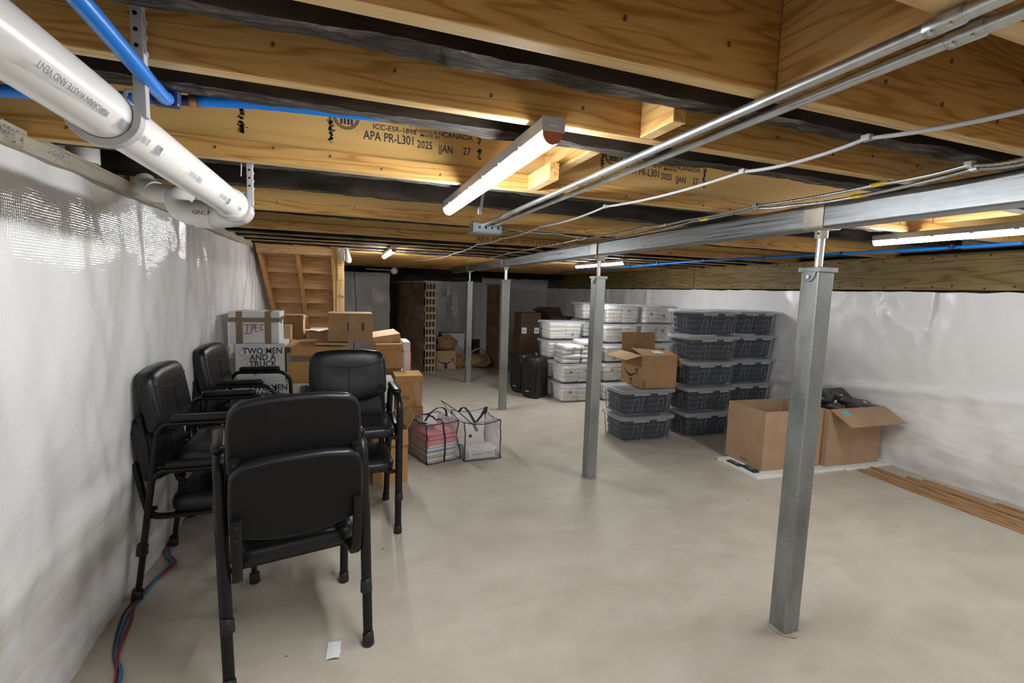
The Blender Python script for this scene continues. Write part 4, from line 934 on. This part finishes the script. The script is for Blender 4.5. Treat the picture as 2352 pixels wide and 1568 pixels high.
# ================================================================ PLASTIC TOTES
TW, TD, TH = .60, .42, .284
def tote_meshes():
    d = {}
    q = lambda w, dp, r: rrect(-w / 2, w / 2, -dp / 2, dp / 2, r, 4)
    m = M(); m.rings([[(x, y, z) for x, y in q(w, dp, r)] for w, dp, r, z in ((.50, .335, .03, .004), (.53, .365, .04, .010), (.548, .378, .035, .13), (.562, .390, .035, .235), (.588, .410, .04, .238), (.588, .410, .04, .252))], cap=(True, False)); d['body'] = m
    m = M(); m.rings([[(x, y, z) for x, y in q(w, dp, r)] for w, dp, r, z in ((.606, .428, .045, .238), (.610, .432, .045, .262), (.602, .424, .045, .270), (.575, .395, .04, .271), (.565, .385, .04, .263), (.54, .36, .04, .263))], cap=(False, True)); d['lid'] = m
    def U(x, s):
        y0 = s * (.368 / 2 + .004); y1 = s * (.382 / 2 + .004)
        return M().tube(fillet([(x - .058, y0, .035), (x - .030, y1, .175), (x + .020, y1, .175), (x + .012, y0, .035)], .018, 3), .0016, 5)
    def V(x, s): return M().tube([(x + .045, s * (.368 / 2 + .004), .035), (x + .075, s * (.39 / 2 + .004), .228)], .0016, 5)
    for s in (-1, 1):
        for x in (-.12, .15): d['rib%d%d' % (s, x > 0)] = U(x, s); d['riv%d%d' % (s, x > 0)] = V(x, s)
        for y in (-.07, .09): d['rox%d%d' % (s, y > 0)] = M().tube(fillet([(s * .270, y - .03, .05), (s * .281, y - .02, .2), (s * .281, y + .02, .2), (s * .270, y + .025, .05)], .02, 3), .0016, 5)
        for x0, x1 in ((-.17, .0), (.09, .20)): d['tab%d%d' % (s, x0 > 0)] = M().box(x0, x1, s * .209 - .004, s * .209 + .004, .218, .240)
    out = {}
    for k, mm in d.items():
        me = mm.mesh('tote_' + k); me.materials.append(MAT['tote_clear' if k == 'body' else 'tote_rib' if k[0] in 'rt' else 'tote_lid'])
        bm = bmesh.new(); bm.from_mesh(me); bmesh.ops.recalc_face_normals(bm, faces=bm.faces); bm.to_mesh(me); bm.free()
        me.polygons.foreach_set('use_smooth', [True] * len(me.polygons))
        if k[:3] in ('bod', 'lid', 'tab'): me.set_sharp_from_angle(angle=math.radians(40))
        out[k] = me
    return out
TM = tote_meshes()
def pillow_mesh(seed, w, d, h, mat):
    m = M(); rings = []
    for s, z in ((.90, 0), (.975, .10), (1., .35), (1., .65), (.97, .90), (.88, 1.), (.5, 1.05)):
        r = []
        for p in rrect(-w / 2 * s, w / 2 * s, -d / 2 * s, d / 2 * s, .028, 5):
            f = 1 + .022 * nz(p[0] * 14 + seed, p[1] * 14, seed); r.append((p[0] * f, p[1] * f, z * h + .30 * h * nz(p[0] * 8, p[1] * 8, seed) * (z > .05)))
        rings.append(r)
    m.rings(rings); me = m.mesh('garment'); me.materials.append(MAT[mat]); me.polygons.foreach_set('use_smooth', [True] * len(me.polygons))
    bm = bmesh.new(); bm.from_mesh(me); bmesh.ops.recalc_face_normals(bm, faces=bm.faces); bm.to_mesh(me); bm.free(); return me
PD = [pillow_mesh(k * 3.1, .262, .345, .058, 'garment_dark') for k in range(4)]
PW = [pillow_mesh(k * 5.3 + 1, .262, .345, .058, 'garment_white') for k in range(4)]
ntote = [0]
def tote(x, y, z, dark, where, short, grp, rz=0.):
    SX = 1.12 if dark else 1.04
    t = thing('storage_tote', (x, y, z), rz); tag(t, where, 'tote', grp); t.scale = (SX, 1.04, 1)
    for k, me in TM.items(): place(me, {'rib': 'rib', 'riv': 'rib', 'rox': 'rib', 'tab': 'latch_tab'}.get(k[:3], k), t)
    ml = PD if dark else PW
    for c in (-1, 1):
        for k in range(4):
            o = place(random.choice(ml), 'folded_garment', None, (0, 0, 0)); sc = .95 + .018 * k
            o.location = (x + math.cos(rz) * c * .128 * sc * SX + random.uniform(-.004, .004), y + math.sin(rz) * c * .126 + random.uniform(-.006, .006), z + .010 + k * .0565); o.rotation_euler = (0, 0, rz + random.uniform(-.03, .03) + (PI if random.random() > .5 else 0)); o.scale = (sc * .98 * SX, sc * 1.02, 1.1)
            tag(o, '%s garment, %s pile, %s, in %s' % ('dark' if dark else 'white', 'left' if c < 0 else 'right', ('bottom one', 'second up', 'third up', 'top one')[k], short), 'garment', 'garments in ' + short)
    if not dark:
        for c in (-.13, .10):
            if random.random() < .75:
                zc = random.uniform(.06, .19); mm = M()
                for j in range(5):
                    a = random.uniform(0, 6); mm.box(c + random.uniform(-.03, .02), c + random.uniform(.02, .04), -.1665, -.166, zc + random.uniform(-.018, .018), zc + random.uniform(-.01, .02)) if False else mm.prism([(c + random.uniform(-.034, .034), zc + random.uniform(-.026, .026)) for _ in range(3)], -.1832, -.1825, lambda p, q, h: (p, h, q))
                mm.build('logo_patch', 'ink_grey', t)
    ntote[0] += 1
    return t
def level(n, k): return 'topmost' if k == n - 1 else ('lowest', 'second', 'third', 'fourth')[k]
def tote_stack(x, y, n, dark, where, jit=.008):
    for k in range(n):
        tote(x + random.uniform(-jit, jit), y + random.uniform(-jit, jit), k * TH, dark, 'clear tote of %s clothes, %s of the stack %s' % ('dark' if dark else 'white', level(n, k), where), level(n, k) + ' tote ' + where, 'totes in the stack ' + where, random.uniform(-.012, .012))
tote_stack(3.045, 4.335, 2, True, 'under the open carton')
tote_stack(3.845, 4.315, 5, True, 'just behind that carton')
tote_stack(4.535, 4.43, 5, True, 'beside right wall, dark')
tote_stack(3.165, 6.12, 2, False, 'under loose bagged garments')
tote_stack(3.16, 6.60, 4, False, 'behind loose bagged garments')
tote_stack(3.83, 6.12, 5, False, 'right of second post')
tote_stack(4.45, 6.14, 5, False, 'nearest right wall, white')
tote_stack(3.92, 6.98, 5, False, 'farthest back, white')
# loose bagged garments on the low white stack
PG = [pillow_mesh(k * 2.3 + 9, .27, .33, .058, 'garment_white') for k in range(3)]; FG = pillow_mesh(4.4, .285, .345, .066, 'bag_film')
for c, n in ((-.13, 4), (.16, 5)):
    for k in range(n):
        t = thing('bagged_garment', (3.165 + c + random.uniform(-.012, .012), 6.10 + random.uniform(-.01, .01), 2 * TH + k * .062), random.uniform(-.08, .08)); tag(t, 'bagged white garment on the low tote stack, %s pile, %s' % ('left' if c < 0 else 'right', ('bottom one', 'second up', 'third up', 'fourth up', 'fifth up')[k]), 'garment', 'loose bagged garments')
        place(PG[k % 3], 'garment', t); place(FG, 'clear_bag', t, (0, 0, -.002))
        if k >= n - 2: M().prism([(-.02, .028), (.03, .022), (.035, .035), (.0, .04)], -.170, -.168, lambda a, b, h: (a, h, b)).build('print', 'ink_grey', t)

# open printed carton on the dark totes
AZ = 2 * TH - .013
t = open_carton('open_carton', (3.225, 4.44, AZ), math.radians(-4.5), .43, .46, .355, 'card', 'open brown carton with a curved arrow logo on the dark totes', [('rear', 84, .21), ('left', -14, .20), ('right', -64, .15)], .005)
def curved_logo(par, cx, cz, sz, plane):
    """smile-shaped swoosh with an arrow head"""
    top = [(-1 + 2 * k / 16, -.30 - .42 * (1 - (-1 + 2 * k / 16) ** 2) * (1.0) + .10 * (-1 + 2 * k / 16)) for k in range(15)]
    m = M(); n = 14; pts_o = []; pts_i = []
    for k in range(n + 1):
        u = -1 + 1.86 * k / n; zc = .42 * u * u - .42 + .06 * u; th = .12 * math.sin(PI * min(1, (k + 1.0) / (n + 1.0)) * .98) + .02
        pts_o.append((u, zc - th)); pts_i.append((u, zc + th * .35))
    for k in range(n): m.quad(*[plane(cx + a * sz, cz + b * sz) for a, b in (pts_o[k], pts_o[k + 1], pts_i[k + 1], pts_i[k])])
    hk = [(.62, .12), (.98, .16), (1.02, .06), (.98, -.14), (.90, -.34), (.82, -.32), (.88, -.14), (.88, .03), (.64, .02)]
    m.quad(*[plane(cx + a * sz, cz + b * sz) for a, b in hk]); return m.build('logo', 'ink', par)
# left side panel faces -X: horizontal axis runs from rear (+Y) to front (-Y)
lp = lambda a, b: (-.2158, -a, b)
curved_logo(t, .0, .18, .15, lp)
M().box(-.2162, -.2155, -.03, .005, .012, .082).build('print_block', 'ink', t); M().box(-.2166, -.2161, -.018, -.006, .03, .045).build('print_block', 'label_white', t)
for k in range(5): M().box(-.200, -.160, -.2308, -.2302, .012 + k * .017, .023 + k * .017).build('print', 'ink_brown', t)
for x in (-.185, -.165):
    m = M(); m.box(x - .002, x + .002, -.2308, -.2302, .298, .320); m.prism([(x - .006, .318), (x + .006, .318), (x, .328)], -.2308, -.2302, lambda a, b, h: (a, h, b)); m.build('arrow_print', 'ink_brown', t)
M().box(-.205, -.150, -.2308, -.2302, .288, .291).build('print', 'ink_brown', t)
m = M().hexa([(-.215, -.23, .355), (.215, -.23, .355), (.205, -.02, .388), (-.235, -.02, .412)], [(-.215, -.23, .360), (.215, -.23, .360), (.205, -.02, .393), (-.235, -.02, .417)]).build('flap', 'card', t); M().hexa([(-.04, -.18, .3725), (.08, -.18, .3700), (.08, -.09, .386), (-.04, -.09, .389)], [(-.04, -.18, .3735), (.08, -.18, .3710), (.08, -.09, .387), (-.04, -.09, .390)]).build('address_label', 'label_white', t)
m = M(); 
for k in range(22): x = -.2 + .38 * k / 22; m.box(x, x + .016, -.03, -.012, .398 - .0008 * k, .409 + random.uniform(0, .012) - .0008 * k)
m.build('torn_tape', 'ink', t)

# ================================================================ BIG CARTONS ON THE WHITE BOARD
o = M().prism(rrect(0, 1.02, 0, .50, .02, 3), 0, .030).build('foam_board', 'foam_white', bevel=.004, loc=(3.335, 2.965, 0), rot=(0, 0, math.radians(-2.2))); tag(o, 'flat white board on the floor under the empty big carton', 'board')
o = M().prism(rrect(0, .60, 0, .52, .03, 3), 0, .026).build('foam_board', 'foam_white', bevel=.004, loc=(4.275, 2.905, .0), rot=(0, 0, math.radians(-1.2))); o.location.x = 4.36; tag(o, 'flat white board on the floor under the filled big carton by the wall', 'board')
b1 = open_carton('big_carton', (3.815, 3.265, .031), math.radians(-2.8), .66, .45, .535, 'card_big', 'big empty brown carton without flaps behind the nearest jack post', [], .007)
M().grid(lambda u, v: (-.332, -.09 + .07 * u, .50 + .02 * v + .004 * nz(u * 9, 0, 1)), 8, 2).build('torn_edge', 'card_light', b1); M().box(-.3318, -.330, -.06, .03, .03, .05).build('stain', 'card_in', b1)
b2 = open_carton('big_carton', (4.512, 3.215, .031), math.radians(-1.6), .685, .48, .535, 'card_big', 'big brown carton heaped with bagged dark clothes by the right wall', [('front', -28, .235)], .007)
M().box(-.075, -.008, -.302, -.236, 0, .0015).build('sticky_note', 'teal', b2, loc=(-.235, -.245, .535)) 
sn = b2.children[-1]; sn.rotation_euler = (0, 0, 0)
me = M(); a = math.radians(-28); cs, sn_ = math.cos(a), math.sin(a)
fp = lambda x, u: (x, -.24 - u * cs - .004 * (-sn_), .535 + u * sn_ + .008)
bpy.data.objects.remove(sn, do_unlink=True)
M().quad(fp(-.262, .035), fp(-.185, .035), fp(-.185, .100), fp(-.262, .100)).build('sticky_note', 'teal', b2)
# contents
PK = [pillow_mesh(k * 4.1 + 2, .20, .26, .045, 'garment_black') for k in range(3)]; FK = pillow_mesh(8.8, .21, .27, .050, 'wrap_film')
spots = [(-.21, -.05, .44, .1, .15), (-.02, -.06, .45, -.2, .1), (.17, -.05, .45, .15, -.2), (-.12, .10, .47, .3, .2), (.08, .10, .47, -.3, -.1), (.22, .12, .46, .2, .25), (-.05, .02, .515, .5, .25), (.12, .0, .515, -.4, -.25), (.22, -.08, .51, .9, .2), (.02, .12, .545, .3, -.3), (.18, .10, .55, -.6, .3)]
names = ['front left', 'front middle', 'front right', 'rear left', 'rear middle', 'rear right', 'tilted upper left', 'tilted upper middle', 'upper front right', 'topmost rear left', 'topmost rear right']
for (x, y, z, r, tl), nm in zip(spots, names):
    t = thing('bagged_garment', (4.512 + x, 3.215 + y, .031 + z), r); t.rotation_euler = (tl, -tl * .8, r); tag(t, 'black garment in a clear bag in the filled big carton, ' + nm + ' one', 'garment', 'bagged black garments in the big carton')
    place(random.choice(PK), 'garment', t); place(FK, 'clear_bag', t, (0, 0, -.002)); M().box(-.035, .035, -.06, -.038, .054, .0555).build('paper_tag', 'label_white', t)
t = thing('flat_cap', (4.41, 3.25, .60)); tag(t, 'black knit cap lying on the bagged clothes', 'cap'); t.rotation_euler = (.75, -.12, .3)
m = M(); m.rings([[(.115 * s * math.cos(q), .085 * s * math.sin(q), z) for q in [2 * PI * k / 20 for k in range(20)]] for s, z in ((.7, 0), (.98, .01), (1., .03), (.9, .055), (.6, .07), (.2, .075))]); m.build('crown', 'garment_black', t, smooth=True); M().tube([(.10 * math.cos(q), .075 * math.sin(q), .008) for q in [2 * PI * k / 16 for k in range(17)]], .009, 6).build('brim', 'garment_black', t, smooth=True)
for k, (x, y, r, lab) in enumerate(((3.395, 3.275, .35, 'dark card pack on the white board, farther from the camera'), (3.412, 3.115, .25, 'dark card pack on the white board, nearer the camera'))):
    t = thing('card_pack', (x, y, .030), r + 1.2); tag(t, lab, 'cards'); M().box(-.075, .075, -.03, .03, 0, .012 + .008 * k).build('pack', 'ink', t, bevel=.002); M().box(-.03, .0, -.024, .020, .012 + .008 * k, .0128 + .008 * k).build('print', 'ink_grey', t); M().box(.02, .05, -.02, .01, .012 + .008 * k, .0128 + .008 * k).build('print', 'card_in', t)

# ================================================================ LOOSE WOOD BY THE RIGHT WALL
PL = [((4.47, 2.895), (4.33, .55), .045, .0, .007, 'thin wood strip on the floor, outermost from the right wall'), ((4.50, 2.89), (4.40, .75), .03, .0, .014, 'narrow wood strip second from the outermost one'), ((4.56, 2.88), (4.47, .7), .035, .0, .010, 'thin wood strip third from the open floor'), ((4.64, 2.885), (4.52, .9), .04, .0, .022, 'thicker wood strip in the middle of the loose strips'),
      ((4.68, 2.87), (4.585, 1.5), .035, .0, .012, 'short thin wood strip inside the middle one'), ((4.70, 2.62), (4.585, .6), .045, .0125, .016, 'long wood strip lying over the short one'), ((4.80, 2.55), (4.74, 1.86), .055, .0, .014, 'short wood scrap nearest the right wall'), ((4.79, 2.05), (4.80, 1.72), .03, .015, .010, 'tiny wood splinter on the scrap nearest the right wall')]
for (a, b, w_, z, h, lab) in PL:
    a = Vector((a[0], a[1], 0)); b = Vector((b[0], b[1], 0)); d = (b - a); L = d.length; n = 14; m = M()
    rg = []
    for k in range(n + 1):
        s = k / n; off = .006 * nz(s * 3, w_ * 50, 1); ww = w_ * (.6 + .4 * min(1, s * 8)) if k < 2 else w_
        rg.append([(-ww / 2 + off, s * L, 0), (ww / 2 + off, s * L, 0), (ww / 2 + off, s * L, h), (-ww / 2 + off, s * L, h)])
    m.rings(rg); o = m.build('wood_strip', 'lath'); o.location = (a.x, a.y, z); o.rotation_euler = (0, 0, math.atan2(-d.x, d.y)); tag(o, lab, 'wood strip', 'loose wood strips')

# ================================================================ LOUDSPEAKERS
def make_speaker():
    t = thing('loudspeaker'); h = .60
    pl = [(-.175, -.12), (-.150, -.165), (-.06, -.185), (.06, -.185), (.150, -.165), (.175, -.12), (.125, .10), (.085, .15), (-.085, .15), (-.125, .10)]
    m = M(); m.rings([[(x * s, y * (.85 + .15 * s) + .02 * (1 - s), z) for x, y in pl] for s, z in ((.66, 0), (.80, .010), (.92, .05), (.98, .11), (1., .20), (1., .40), (.97, .50), (.86, .565), (.74, .592), (.60, .60))]); m.build('cabinet', 'speaker', t, smooth=True, auto=38)
    m = M(); m.rings([[(x * s * .80, -.19 - d, z) for x, z in rrect(-.16, .16, .07, .54, .07, 5)] for s, d in ((1., -.02), (1., .0), (.94, .008))]); m.build('grille', 'grille', t, smooth=True, auto=40)
    for s in (-1, 1):
        M().prism(rrect(-.045, .035, .22, .40, .02, 4), s * .150, s * .158, lambda a, b, hh: (hh, a, b)).build('side_grip', 'grille', t)
        M().prism(rrect(-.10, -.085, .10, .50, .007, 3), s * .155, s * .172, lambda a, b, hh: (hh, a, b)).build('groove', 'grille', t)
    M().box(-.06, .06, -.02, .05, .590, .612).build('top_handle', 'grille', t, bevel=.008)
    M().box(-.04, .03, -.2015, -.199, .098, .108).build('badge', 'label_white', t)
    return t
s0 = make_speaker(); s0.location = (2.70, 6.42, 0); s0.rotation_euler = (0, 0, math.radians(-62)); tag(s0, 'black loudspeaker on the floor, nearer of the two beside white totes', 'loudspeaker', 'pair of loudspeakers')
s1 = copy_tree(s0); s1.location = (2.66, 6.80, 0); s1.rotation_euler = (0, 0, math.radians(-70)); tag(s1, 'black loudspeaker half hidden behind the other one', 'loudspeaker', 'pair of loudspeakers')

# ================================================================ FAR CORNER
for z0, z1, dx, lab in ((.0, .40, 0, 'dark brown carton lowest in the stack behind the loudspeakers'), (.40, .83, .01, 'dark brown carton in the middle of the stack behind the loudspeakers'), (.83, 1.20, .02, 'dark brown carton on top of the stack behind the loudspeakers')):
    t = carton('carton', 2.78 + dx, 3.14 + dx, 7.40, 7.75, z0, z1, 'card_choc', lab, tape=False)
    for x in (-.165, .06): M().box(x, x + .085, -.1765, -.1755, .02, .12).build('paper_label', 'label_white', t); M().box(x + .02, x + .06, -.177, -.1765, .06, .075).build('label_print', 'ink', t)
t = open_carton('open_carton', (3.70, 7.95, .0), .1, .5, .4, 1.12, 'card_choc', 'open dark carton standing far back behind the white totes', [('left', 40, .2), ('rear', 50, .2)])
# crumpled packing paper
def crumple(name, loc, sx, sy, sz, seed, lab):
    bm = bmesh.new(); bmesh.ops.create_icosphere(bm, subdivisions=4, radius=1.)
    for v in bm.verts:
        p = v.co.copy(); f = 1 + .35 * nz(p.x * 1.7 + seed, p.y * 1.7, p.z * 1.7) + .30 * abs(nz(p.x * 3.4, p.y * 3.4 + seed, p.z * 3.4)) - .15 + .12 * abs(nz(p.x * 7, p.y * 7 + seed, p.z * 7))
        v.co = Vector((p.x * f * sx, p.y * f * sy, max(0, (p.z + .9) * f * sz * .55)))
    me = bpy.data.meshes.new(name); bm.to_mesh(me); bm.free(); me.materials.append(MAT['kraft']); o = bpy.data.objects.new(name, me); COL.objects.link(o); o.location = loc; tag(o, lab, 'paper'); return o
t = carton('carton', 1.66, 2.06, 9.0, 9.35, 0, .36, 'card_light', 'brown carton with a curved arrow logo under crumpled paper, far back', tape=False)
curved_logo(t, 0, .19, .16, lambda a, b: (a, -.1765, b)); M().box(-.03, .03, -.177, -.176, .01, .10).build('print_block', 'ink', t)
crumple('crumpled_paper', (1.87, 9.2, .36), .26, .20, .26, 3.3, 'heap of crumpled brown paper on the far carton'); crumple('crumpled_paper', (2.13, 9.12, .0), .15, .16, .26, 6.1, 'crumpled brown paper slumped against the far jack post'); crumple('crumpled_paper', (2.52, 9.15, .0), .30, .16, .24, 8.7, 'crumpled brown paper heap before the second tile stub')
o = M().tube(smooth_path([(2.30, 9.0, .28), (2.50, 8.98, .40), (2.66, 8.97, .30), (2.74, 8.96, .12), (2.60, 8.95, .05), (2.42, 8.95, .10)], 6), .05, 8, True, (0, 0, 1), .02).build('paper_roll', 'kraft', smooth=True); tag(o, 'looped strip of brown packing paper before the second tile stub', 'paper')
t = carton('white_crate', 1.95, 2.45, 9.9, 10.3, 0, .62, 'foam_white', 'white box behind the crumpled paper in the far corner', tape=False, flaps=False)

# ================================================================ FLOOR ODDS AND ENDS
def floor_cable(pts, mat, r, lab):
    t = thing('floor_cable', (pts[0][0], pts[0][1], 0)); tag(t, lab, 'cable', 'cables along the left wall')
    M().tube([p - Vector((pts[0][0], pts[0][1], 0)) for p in smooth_path(pts, 7)], r, 7).build('sheath', mat, t, smooth=True)
plain('cable_red', (.32, .02, .03), .4); plain('cable_blue', (.02, .20, .38), .4); plain('cable_dark', (.08, .085, .09), .5)
base = [(-.80, 1.75), (-.835, 2.07), (-.90, 2.25), (-.945, 2.46), (-.955, 2.60), (-.925, 2.80), (-.90, 2.92), (-.955, 3.05), (-1.0, 3.25), (-1.0, 3.6), (-.98, 4.3)]
floor_cable([(x + .010 * math.sin(k * 1.9), y, .006 + .004 * (k % 2)) for k, (x, y) in enumerate(base)], 'cable_blue', .0058, 'blue cable snaking along the foot of the left wall')
floor_cable([(x + .012 * math.sin(k * 1.9 + 2.4) + .006, y - .01, .006 + .005 * ((k + 1) % 2)) for k, (x, y) in enumerate(base)], 'cable_red', .0058, 'red cable twisted with the blue one along the left wall')
floor_cable([(x - .016 + .008 * math.sin(k * 1.5), y, .005) for k, (x, y) in enumerate(base)], 'cable_dark', .005, 'thin dark cable beside the red and blue ones')
o = M().grid(lambda u, v: (-.083 + .054 * u + .008 * v + (.006 if .35 < v < .5 and u > .9 else 0), 1.952 + .10 * v - .008 * u, .002 + .008 * (math.sin(u * 2.2) * (1 - v) ** 2) + .003 * v), 6, 8).build('paper_scrap', 'paper', smooth=True); tag(o, 'small white scrap of paper on the floor right of the front chair', 'paper')
m = M()
for k in range(46):
    x, y = random.uniform(-.7, 4.5), random.uniform(1.9, 6.5); r = random.uniform(.002, .008); m.prism([(x + r * random.uniform(.6, 1.4) * math.cos(a), y + r * random.uniform(.5, 1) * math.sin(a)) for a in (0, 1.2, 2.5, 3.7, 5)], .0002, .003)
o = m.build('floor_debris', 'card_dark'); o['kind'] = 'stuff'; tag(o, 'tiny dark crumbs scattered over the concrete floor', 'debris')
# card lying on the far chair seat
t = thing('patterned_card', (-.90, 3.86, .735), .4); t.rotation_euler = (.5, .2, .5); tag(t, 'small card with a red and blue pattern on the farther chair seat', 'card')
M().box(-.05, .05, -.035, .035, 0, .002).build('card', 'label_white', t)
for k in range(6): M().box(-.045 + k * .016, -.036 + k * .016, -.03, .03, .002, .0026).build('stripe', 'ink_red' if k % 2 else 'file_blue', t)
